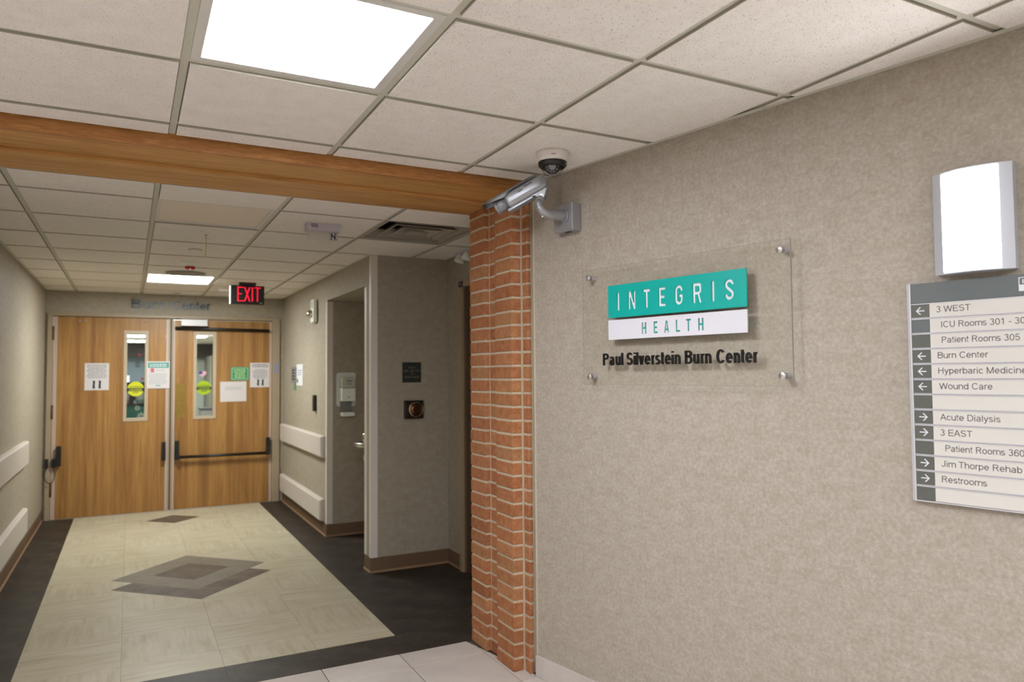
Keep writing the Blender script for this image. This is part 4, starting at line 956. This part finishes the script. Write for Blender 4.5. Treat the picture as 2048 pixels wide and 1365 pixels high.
# letter outlines as polygons in a unit box (x 0..1, z 0..1); w = stem width in x
def offset_path(pts, wx, wz):
    """closed outline around a polyline; half widths given in x and z"""
    n_ = len(pts); Lf, Rt = [], []
    def nrm(a, b):
        dx, dz = (b[0]-a[0])/wx, (b[1]-a[1])/wz; l = math.hypot(dx, dz); return -dz/l, dx/l
    for i in range(n_):
        if i == 0: n1 = n2 = nrm(pts[0], pts[1])
        elif i == n_-1: n1 = n2 = nrm(pts[-2], pts[-1])
        else: n1, n2 = nrm(pts[i-1], pts[i]), nrm(pts[i], pts[i+1])
        k = 1/(1+n1[0]*n2[0]+n1[1]*n2[1]); nx, nz = (n1[0]+n2[0])*k, (n1[1]+n2[1])*k
        Lf.append((pts[i][0]+nx*wx/2, pts[i][1]+nz*wz/2)); Rt.append((pts[i][0]-nx*wx/2, pts[i][1]-nz*wz/2))
    return Lf+Rt[::-1]
def arc(cx, cz, rx, rz, a0, a1, n_=8): return [(cx+rx*math.cos(math.radians(a0+(a1-a0)*k/n_)), cz+rz*math.sin(math.radians(a0+(a1-a0)*k/n_))) for k in range(n_+1)]
def glyph(ch, W, H):
    """list of outlines in metres, stem ~ s"""
    s = H*.155; q = s*.95
    if ch == 'I': return [[(0, 0), (W, 0), (W, H), (0, H)]]
    if ch == 'L': return [[(0, 0), (W, 0), (W, q), (s, q), (s, H), (0, H)]]
    if ch == 'T': return [[((W-s)/2, 0), ((W+s)/2, 0), ((W+s)/2, H-q), (W, H-q), (W, H), (0, H), (0, H-q), ((W-s)/2, H-q)]]
    if ch == 'H': return [[(0, 0), (s, 0), (s, (H-q)/2), (W-s, (H-q)/2), (W-s, 0), (W, 0), (W, H), (W-s, H), (W-s, (H+q)/2), (s, (H+q)/2), (s, H), (0, H)]]
    if ch == 'E': return [[(0, 0), (W, 0), (W, q), (s, q), (s, (H-q)/2), (W*.86, (H-q)/2), (W*.86, (H+q)/2), (s, (H+q)/2), (s, H-q), (W*.97, H-q), (W*.97, H), (0, H)]]
    if ch == 'N': return [[(0, 0), (s*.85, 0), (s*.85, H*.66), (W-s*1.05, 0), (W, 0), (W, H), (W-s*.85, H), (W-s*.85, H*.34), (s*1.05, H), (0, H)]]
    if ch == 'A':
        xa = lambda z: W/2-(W/2)*(1-z/H)*1.0
        o = [(0, 0), (s*.9, 0), (s*.9+W*.06, H*.2), (W-s*.9-W*.06, H*.2), (W-s*.9, 0), (W, 0), (W/2+s*.55, H), (W/2-s*.55, H)]
        return [o, [(s*.9+W*.10, H*.33), (W-s*.9-W*.10, H*.33), (W/2, H*.80)]]
    if ch == 'R':
        r = H*.14
        o = [(0, 0), (s, 0), (s, H*.42), (W*.52, H*.42), (W-s*1.05, 0), (W, 0), (W*.78, H*.45)]+arc(W-r, H*.60, r, H*.14, -60, 0, 5)+arc(W-r*1.1, H-r*1.1, r*1.1, r*1.1, 0, 90, 5)+[(0, H)]
        c = [(s, H*.42+q), (W-r*1.6, H*.42+q)]+arc(W-s-r*.5, H*.42+q+r*.5, r*.5, r*.5, -90, 0, 4)+arc(W-s-r*.5, H-q-r*.5, r*.5, r*.5, 0, 90, 4)+[(s, H-q)]
        return [o, c]
    if ch == 'G':
        rx, rz = (W-s)/2, H*.20
        P = [(W-s/2, H*.70)]+arc(W/2, H-q/2-rz, rx, rz, 0, 180, 12)+arc(W/2, q/2+rz, rx, rz, 180, 360, 12)+[(W-s/2, H*.46), (W*.50, H*.46)]
        return [offset_path(P, s, q)]
    if ch == 'S':
        rx, rz = (W-s)/2, H*.19
        P = [(W-s/2, H*.73)]+arc(W/2, H-q/2-rz, rx, rz, 0, 180, 12)+[(s/2+W*.05, H*.64), (s/2+W*.18, H*.57), (W-s/2-W*.18, H*.43), (W-s/2-W*.05, H*.36)]+arc(W/2, q/2+rz, rx, rz, 0, -180, 12)+[(s/2, H*.29)]
        P = [p for i, p in enumerate(P) if i == 0 or math.hypot(p[0]-P[i-1][0], p[1]-P[i-1][1]) > 1e-5]
        return [offset_path(P, s, q)]
def cut_plate(name, x0, x1, z0, z1, letters, y0, y1, mat, parent):
    """a plate with the letters cut right through it"""
    c = bpy.data.curves.new('c', 'CURVE'); c.dimensions = '2D'; c.fill_mode = 'BOTH'; c.extrude = (y1-y0)/2
    def spl(P):
        s = c.splines.new('POLY'); s.points.add(len(P)-1); s.use_cyclic_u = True
        for p, v in zip(s.points, P): p.co = (v[0], v[1], 0, 1)
    spl([(x0, z0), (x1, z0), (x1, z1), (x0, z1)])
    for ch, a, b, zb, zt in letters:
        for P in glyph(ch, b-a, zt-zb): spl([(a+p[0], zb+p[1]) for p in P])
    o = bpy.data.objects.new('c', c); COL.objects.link(o)
    me = bpy.data.meshes.new_from_object(o.evaluated_get(bpy.context.evaluated_depsgraph_get()))
    bpy.data.objects.remove(o); bpy.data.curves.remove(c)
    for v in me.vertices: x, y, z = v.co; v.co = (x, (y0+y1)/2-z, y)
    me.name = name; me.materials.clear(); me.materials.append(M[mat])
    ob = bpy.data.objects.new(name, me); return put(ob, parent)
tz0, tz1, wz0, wz1 = 1.739-SZ, 1.882-SZ, 1.643-SZ, 1.729-SZ; qx0, qx1 = -2.2275-SU, -1.5305-SU
LT = [('I', -2.174, -2.162), ('N', -2.110, -2.070), ('T', -2.027, -1.990), ('E', -1.944, -1.908), ('G', -1.861, -1.822), ('R', -1.773, -1.732), ('I', -1.684, -1.672), ('S', -1.626, -1.586)]
LH = [('H', -2.036, -2.011), ('E', -1.972, -1.951), ('A', -1.917, -1.892), ('L', -1.858, -1.837), ('T', -1.807, -1.784), ('H', -1.749, -1.724)]
yf_, yk_ = -.0480, -.0425
cut_plate('teal_plate', qx0, qx1, tz0, tz1, [(c, a-SU, b-SU, 1.7700-SZ, 1.8485-SZ) for c, a, b in LT], yf_, yk_, 'teal', t)
box('letter_ground', qx0+.003, qx1-.003, -.0424, -.0386, tz0+.003, tz1-.003, 'sign_white_lit', t)['label'] = 'white backing seen through the cut letters'
cut_plate('white_plate', qx0, qx1, wz0, wz1, [(c, a-SU, b-SU, 1.6605-SZ, 1.7095-SZ) for c, a, b in LH], yf_, yk_, 'sign_white', t)
box('letter_ground', qx0+.003, qx1-.003, -.0424, -.0386, wz0+.003, wz1-.003, 'teal', t)['label'] = 'teal backing seen through the cut letters'
for wd, a, b in (('Paul', -2.270, -2.150), ('Silverstein', -2.130, -1.843), ('Burn', -1.821, -1.696), ('Center', -1.673, -1.492)):
    sign_text(wd, a-SU, b-SU, 1.5310-SZ, .0530, -.0384, 'black_letter', t, 'black_word', .004, .215, .15)

# ------------------------------------------------------------------ directory board
DU, DZ0, DZ1 = -.670, 1.0985, 1.7665
t = on_wall('directory_board', DU, DZ0, 'slate and beige directory board with arrows under the lit wall lamp', 'sign')
x0, x1 = -.970-DU, .30; H_ = DZ1-DZ0
box('back_plate', x0-.004, x1+.004, -.014, -.0005, 0, H_, 'alu_strip', t, .001)
G().prism([(0, 0), (.001, 0), (.001, .001)], 0, .001)
v = [(x0-.017, -.0005, 0), (x0-.014, -.014, 0), (x0-.004, -.021, 0), (x0-.0005, -.021, 0), (x0-.0005, -.0005, 0)]; m_ = 5
for s_, nm in ((1, 'side_rail'), (-1, 'side_rail')):
    V = [(q[0] if s_ == 1 else (x0+x1)-q[0], q[1], z_) for z_ in (-.001, H_+.001) for q in v]
    G().add(V, [tuple(range(5)), tuple(reversed(range(5, 10)))]+[(i, (i+1) % 5, 5+(i+1) % 5, 5+i) for i in range(5)]).build(nm, 'alu_strip', t)
hz0 = 1.7045-DZ0
hp = box('header_panel', x0, x1, -.0195, -.0142, hz0+.001, H_-.0005, 'dir_dark', t)
lg0 = -.682-DU
g = G(); g.box(lg0, lg0+.18, -.0202, -.0196, 1.7185-DZ0, 1.7365-DZ0).box(lg0, lg0+.18, -.0202, -.0196, 1.7555-DZ0, 1.7575-DZ0).box(lg0, lg0+.0022, -.0202, -.0196, 1.7365-DZ0, 1.7555-DZ0).box(lg0+.1778, lg0+.18, -.0202, -.0196, 1.7365-DZ0, 1.7555-DZ0)
g.build('logo_box', 'dir_white', hp)
for k, ch in enumerate('INTEGRIS'):
    W_ = .003 if ch == 'I' else .008; x_ = lg0+.009+.0215*k; gg = G()
    cut = glyph(ch, W_, .0115)
    if ch == 'R': text('R', x_, x_+W_, 1.7400-DZ0, .0115, -.0197, 'dir_white', hp, 'logo_letter', .0004)
    else: text(ch, x_, x_+W_, 1.7400-DZ0, .0115, -.0197, 'dir_white', hp, 'logo_letter', .0004)
text('HEALTH', lg0+.05, lg0+.13, 1.7225-DZ0, .010, -.0203, 'dir_dark2', hp, 'logo_word', .0004)
rows = [('L', '3 WEST', -.898, -.805), (None, 'ICU Rooms 301 - 304', -.8855, -.719), (None, 'Patient Rooms 305', -.8855, -.682), ('L', 'Burn Center', -.898, -.760), ('L', 'Hyperbaric Medicine', -.898, None), ('L', 'Wound Care', -.898, -.755), (None, '', 0, 0), ('R', 'Acute Dialysis', -.898, None), ('R', '3 EAST', -.898, None), (None, 'Patient Rooms 360', -.8855, None), ('R', 'Jim Thorpe Rehab', -.898, None), ('R', 'Restrooms', -.898, -.774), (None, '', 0, 0)]
RP = (1.7045-1.0995)/13
for k, (ar, tx, ta, tb) in enumerate(rows):
    zt = 1.7045-RP*k-DZ0; zb = zt-RP
    box('divider_rail', x0, x1, -.0205, -.0142, zt-.0032, zt-.0006, 'alu_strip', t)
    if k < 12: box('divider_rail', x0, x1, -.0200, -.0142, zb+.0005, zb+.0026, 'alu_strip', t)
    box('divider_seam', x0, x1, -.0185, -.0142, zt-.0006, zt+.0005, 'dir_line', t)
    box('row_panel', x0+.0525, x1, -.0190, -.0142, zb+.0028, zt-.0034, 'dir_beige', t)
    sq = box('arrow_tile', x0, x0+.0515, -.0192, -.0142, zb+.0028, zt-.0034, 'dir_dark' if k in (1,) else 'dir_dark2', t)
    if ar:
        cx, cz, L_, hw = x0+.026, (zt+zb)/2, .0125, .0016; s_ = -1 if ar == 'L' else 1
        P = [(L_, 0), (0.0, .0125), (-.0022, .0103), (L_-.0062, hw), (-L_, hw), (-L_, -hw), (L_-.0062, -hw), (-.0022, -.0103), (0, -.0125)]
        P = [(cx+s_*p[0], cz+p[1]) for p in P]
        mesh('arrow', [(p[0], -.0196, p[1]) for p in P]+[(cx+s_*(L_-.0062), -.0196, cz)], [(0, 1, 2, 3, 9), (0, 9, 6, 7, 8), (3, 4, 5, 6, 9)], 'dir_white', sq)
    if tx: sign_text(tx, ta-DU, 0, zt-.0305, .0185, -.0190, 'dir_text', t, 'lettering', .0004, .112, width=(.93 if 'Rooms' in tx else .98))
box('divider_rail', x0, x1, -.0205, -.0142, -.001, .0022, 'alu_strip', t)

# ------------------------------------------------------------------ wall lamp over the directory
u0, u1, z0, z1 = -.893, -.6835, 1.7835, 2.0885
t = on_wall('wall_lamp', (u0+u1)/2, z0, 'silver wall lamp with a curved glowing white diffuser above the directory board', 'lamp')
hw = (u1-u0)/2; hh = z1-z0
def bow(x, d0=.030, d1=.064): return -(d0+(d1-d0)*(1-(x/hw)**2))
n_ = 18; xs_ = [-hw+2*hw*k/n_ for k in range(n_+1)]
for nm, za, zb, mt, x_a, x_b, dd in (('diffuser', .006, hh-.006, 'lens_sconce', -hw+.030, hw-.030, .0006),):
    xs2 = [x_a+(x_b-x_a)*k/n_ for k in range(n_+1)]
    v = [(x, bow(x)-dd, z_) for x in xs2 for z_ in (za, zb)]+[(x, bow(x)+.003, z_) for x in xs2 for z_ in (za, zb)]
    K = 2*(n_+1); f = [(2*k, 2*k+2, 2*k+3, 2*k+1) for k in range(n_)]+[(K+2*k, K+2*k+1, K+2*k+3, K+2*k+2) for k in range(n_)]
    f += [(2*k, K+2*k, K+2*k+2, 2*k+2) for k in range(n_)]+[(2*k+1, 2*k+3, K+2*k+3, K+2*k+1) for k in range(n_)]+[(0, 1, K+1, K), (K-2, 2*K-2, 2*K-1, K-1)]
    G().add(v, f, True).build(nm, mt, t)
def bow_solid(xa, xb, za, zb, off, back=-.0005, n_=8):
    xs2 = [xa+(xb-xa)*k/n_ for k in range(n_+1)]; P = [(x, bow(x)+off) for x in xs2]+[(xb, back), (xa, back)]
    m_ = len(P); v = [(p[0], p[1], za) for p in P]+[(p[0], p[1], zb) for p in P]
    return v, [tuple(range(m_)), tuple(reversed(range(m_, 2*m_)))]+[(i, (i+1) % m_, m_+(i+1) % m_, m_+i) for i in range(m_)]
for a, b in ((-hw, -hw+.0295), (hw-.0295, hw)): G().add(*bow_solid(a, b, 0, hh, 0)).build('side_panel', 'sconce', t)
for a, b in ((0, .0055), (hh-.0055, hh)): G().add(*bow_solid(-hw+.0295, hw-.0295, a, b, .001, n_=16)).build('end_plate', 'sconce', t)
box('back_plate', -hw+.030, hw-.030, -.018, -.0005, .006, hh-.006, 'sconce', t)

# ------------------------------------------------------------------ dome camera
t = empty('dome_camera', (1.641, 2.727, ZL-.008), 0, 'white dome camera with a black collar on the lobby ceiling', 'camera')
G().lathe((0, 0, 0), (0, 0, -1), [(0, 0), (.071, 0), (.0715, .010), (.069, .028), (.064, .043), (.058, .046), (.03, .046)], 56).build('base', 'cam_white', t)
G().lathe((0, 0, 0), (0, 0, -1), [(.060, .044), (.0635, .046), (.0635, .052), (.062, .062), (.053, .070), (.050, .069), (.048, .05)], 56).build('collar', 'black', t)
G().lathe((0, 0, 0), (0, 0, -1), [(.0495, .062)]+[(.0495*math.cos(math.radians(q)), .066+.047*math.sin(math.radians(q))) for q in range(0, 91, 9)], 48).build('dome', 'dome', t)
vd = Vector((-.52, -.80, -.30)).normalized()
G().lathe((0, 0, -.060), vd, [(.0, .012), (.032, .014), (.036, .020), (.036, .030), (.030, .0345), (0, .0345)], 40).build('eyeball', 'lens_black', t)
lens = G().lathe((0, 0, -.060), vd, [(.016, .033), (.016, .040), (.012, .0405), (.008, .039), (0, .0385)], 32).build('lens', 'cam_grey_d', t)
tt = vd.orthogonal().normalized(); bb2 = vd.cross(tt)
for k in range(10):
    q = 2*PI*k/10; p = Vector((0, 0, -.060))+vd*.0343+(tt*math.cos(q)+bb2*math.sin(q))*.0245
    G().lathe(p, vd, [(.0026, 0), (.0024, .002), (0, .0028)], 10).build('emitter', 'led', t)
txv = Vector((-.465, -.885, 0))
sg = bpy.data.objects.new('brand_mark', None); 
tm = text('BOSCH', -.008, .010, -.003, .0052, 0, 'red_ink', t, 'lettering', .0004, .03)
tm.location = (-.0325+.0, -.0625, -.026); tm.rotation_euler = (-.12, 0, -.46); bpy.data.objects.remove(sg)
G().lathe((.036, -.0475, -.056), (.6, -.8, -.1), [(.0045, 0), (.0045, .003), (0, .004)], 12).build('status_light', 'led_green', t)

# ------------------------------------------------------------------ bullet camera on its wall arm
CU, CZ = -2.50, 2.234
t = on_wall('bullet_camera', CU, CZ, 'silver bullet security camera on an angled wall arm beside the dome camera', 'camera')
def L(u, o, z): return Vector((u-CU, -o, z-CZ))
b_ = G().box(-2.566-CU, -2.437-CU, -.060, -.0005, 2.168-CZ, 2.300-CZ).build('wall_box', 'cam_grey', t, .006, 3)
box('box_seam', -2.521-CU, -2.5205-CU, -.0603, -.0598, 2.172-CZ, 2.296-CZ, 'cam_grey_d', b_)
box('cable_slot', -2.515-CU, -2.475-CU, -.04, -.02, 2.1672-CZ, 2.1678-CZ, 'black_soft', b_)
arm = G(); A0 = L(-2.487, .058, 2.240)
arm.tube([A0, L(-2.487, .10, 2.238), L(-2.489, .15, 2.235), L(-2.492, .175, 2.237), L(-2.497, .193, 2.246), L(-2.502, .202, 2.262), L(-2.506, .205, 2.28), L(-2.509, .203, 2.298)], [.026, .0235, .020, .0195, .0190, .0185, .0175, .016], 20)
arm.build('arm', 'cam_grey', t)
G().cyl(L(-2.487, .0595, 2.240), (0, -1, 0), .031, .012, 28, .028).build('arm_flange', 'cam_grey', t)
G().cyl(L(-2.503, .2035, 2.268), (L(-2.506, .205, 2.28)-L(-2.502, .202, 2.262)), .0192, .002, 24).build('swivel_ring', 'cam_grey_d', t)
G().cyl(L(-2.490, .185, 2.226), Vector((-.15, -.6, -.3)), .005, .018, 12).build('lock_screw', 'cap', t)
F0, F1 = L(-2.508, .160, 2.398), L(-2.700, .305, 2.279)     # rear and front centre of the barrel
ax = (F1-F0).normalized(); upv = (Vector((0, 0, 1))-ax*ax.z).normalized(); sd = ax.cross(upv); LB = (F1-F0).length
def BL(a, s_, u): return F0+ax*a+sd*s_+upv*u
def section(w_, h_, n_=28, p=3.2, dz=0):
    return [(w_*math.copysign(abs(math.cos(q))**(2/p), math.cos(q)), dz+h_*math.copysign(abs(math.sin(q))**(2/p), math.sin(q))) for q in (2*PI*k/n_ for k in range(n_))]
def loft(secs, name, mat, cap=True, par=None):
    v = []; n_ = len(secs[0][1])
    for a, S in secs: v += [BL(a, s_, u) for s_, u in S]
    f = [(j*n_+i, j*n_+(i+1) % n_, (j+1)*n_+(i+1) % n_, (j+1)*n_+i) for j in range(len(secs)-1) for i in range(n_)]
    g = G(); g.add(v, f, True)
    if cap: k = len(v)-n_; g.f += [tuple(reversed(range(n_))), tuple(k+i for i in range(n_))]; g.sm += [False, False]
    return g.build(name, mat, par or t)
body = loft([(-.004, section(.018, .018)), (0, section(.027, .028)), (.010, section(.034, .036)), (.030, section(.0375, .0385)), (.06, section(.038, .0385)), (LB-.075, section(.038, .038)), (LB-.066, section(.0365, .036)), (LB-.062, section(.033, .033))], 'barrel', 'cam_grey')
ho = loft([(LB-.066, section(.0325, .0325, p=2)), (LB-.018, section(.0325, .0325, p=2)), (LB-.017, section(.0318, .0318, p=2)), (LB-.015, section(.0318, .0318, p=2)), (LB-.014, section(.0330, .0330, p=2)), (LB-.001, section(.0330, .0330, p=2)), (LB, section(.0315, .0315, p=2)), (LB-.002, section(.028, .028, p=2)), (LB-.006, section(.026, .026, p=2))], 'lens_hood', 'cam_grey_d')
loft([(LB-.0065, section(.026, .026, p=2)), (LB-.0055, section(.012, .012, p=2))], 'front_glass', 'lens_black', par=ho)
# sun shield: curved sheet over the barrel
def shield(h0, t_=.0022):
    o = []; i_ = []
    for k in range(13):
        q = math.radians(-8+196*k/12); o.append(((h0+t_)*math.cos(q)*1.03, .004+(h0+t_)*max(math.sin(q), -.1))); i_.append((h0*math.cos(q)*1.03, .004+h0*max(math.sin(q), -.1)))
    return o+i_[::-1]
def shield2(w_, top, side, t_=.0024):
    o = [(-w_, side), (-w_, top-.014), (-w_+.004, top-.006), (-w_+.012, top-.001), (0, top+.001), (w_-.012, top-.001), (w_-.004, top-.006), (w_, top-.014), (w_, side)]
    i_ = [(x*(1-t_/w_), z_-(t_ if z_ > side+1e-6 else 0)) for x, z_ in o]
    return o+i_[::-1]
loft([(.030, shield2(.0395, .044, .036)), (.060, shield2(.0415, .046, .034)), (LB-.105, shield2(.0425, .046, .031)), (LB-.068, shield2(.0425, .046, .014)), (LB-.02, shield2(.0420, .046, .022)), (LB+.048, shield2(.0400, .046, .036))], 'sun_shield', 'cam_grey_d')
# seam and print on the side that faces the lobby
sn = 1 if (sd.dot(Vector((-.2, -1, 0))) > 0) else -1
lobby = UW*0
cands = []
# choose the side of the barrel that faces the camera (world)
wm = Matrix.Rotation(RZ_SIGN, 4, 'Z'); sw_ = wm @ sd; cpos = O_SIGN+UW*CU+Vector((0, 0, CZ))
sn = 1 if sw_.dot(Vector((0, 0, 1.5))-cpos) > 0 else -1
def side_poly(P, name, mat, off=.0386, par=None):
    v = [BL(a, sn*off, u) for a, u in P]; return mesh(name, v, [tuple(range(len(P)))], mat, par or body)
side_poly([(.05, -.0165), (LB-.09, -.0165), (LB-.09, -.0172), (.05, -.0172)], 'panel_seam', 'black_soft')
side_poly([(.105, .012), (.105, .0135), (.150, .0135), (.150, .012)], 'panel_seam', 'cam_grey_d')
side_poly([(.112, .0045), (.108, .008), (.135, .008), (.140, .004)], 'marking', 'black')
tm = text('Panasonic', 0, .042, 0, .0055, 0, 'ink_dark', body, 'lettering', .0003, .03)
for v_ in tm.data.vertices:
    x, y, z_ = v_.co; v_.co = BL(.100-x*1.0, sn*(.0386-y), .0125+z_)
if True:
    # reading direction must run left to right seen from the lobby
    xr = (wm @ ax)
    rv = Vector((cy, -sy, 0))
    if (-xr).dot(rv) < 0:
        for v_ in tm.data.vertices: pass
# lower wiper box and pivot bracket
G().add([BL(a, s_, u) for a in (.085, LB-.05) for s_ in (-.022, .022) for u in (-.050, -.036)], BF).build('lower_box', 'cam_grey_d', t, .003)
g = G()
for k in range(9):
    a = .095+.011*k; g.add([BL(p, sn*.0222, u) for p, u in ((a, -.046), (a+.007, -.046), (a+.007, -.042), (a, -.042))], [(0, 1, 2, 3)])
g.build('small_print', 'alu', t, fix=False)
J = L(-2.509, .203, 2.298)
PV = F0+ax*.048-upv*.056
pl = []
for s_ in (-.024, .024):
    P = [(.012, -.0375), (.105, -.0385), (.075, -.044), (.066, -.060), (.052, -.074), (.040, -.074), (.030, -.062), (.012, -.044)]
    V = [BL(a, s_-.002, u) for a, u in P]+[BL(a, s_+.002, u) for a, u in P]; n_ = len(P)
    G().add(V, [tuple(range(n_)), tuple(reversed(range(n_, 2*n_)))]+[(i, (i+1) % n_, n_+(i+1) % n_, n_+i) for i in range(n_)]).build('bracket_plate', 'cam_grey', t, .0006, 1)
G().cyl(BL(.048, -.0275, -.060), sd, .008, .055, 20).build('pivot_bolt', 'cap', t)
G().tube([J-Vector((0, 0, .006)), J+(BL(.048, 0, -.062)-J)*.6, BL(.048, 0, -.060)], [.0165, .018, .015], 20).build('neck', 'cam_grey', t)
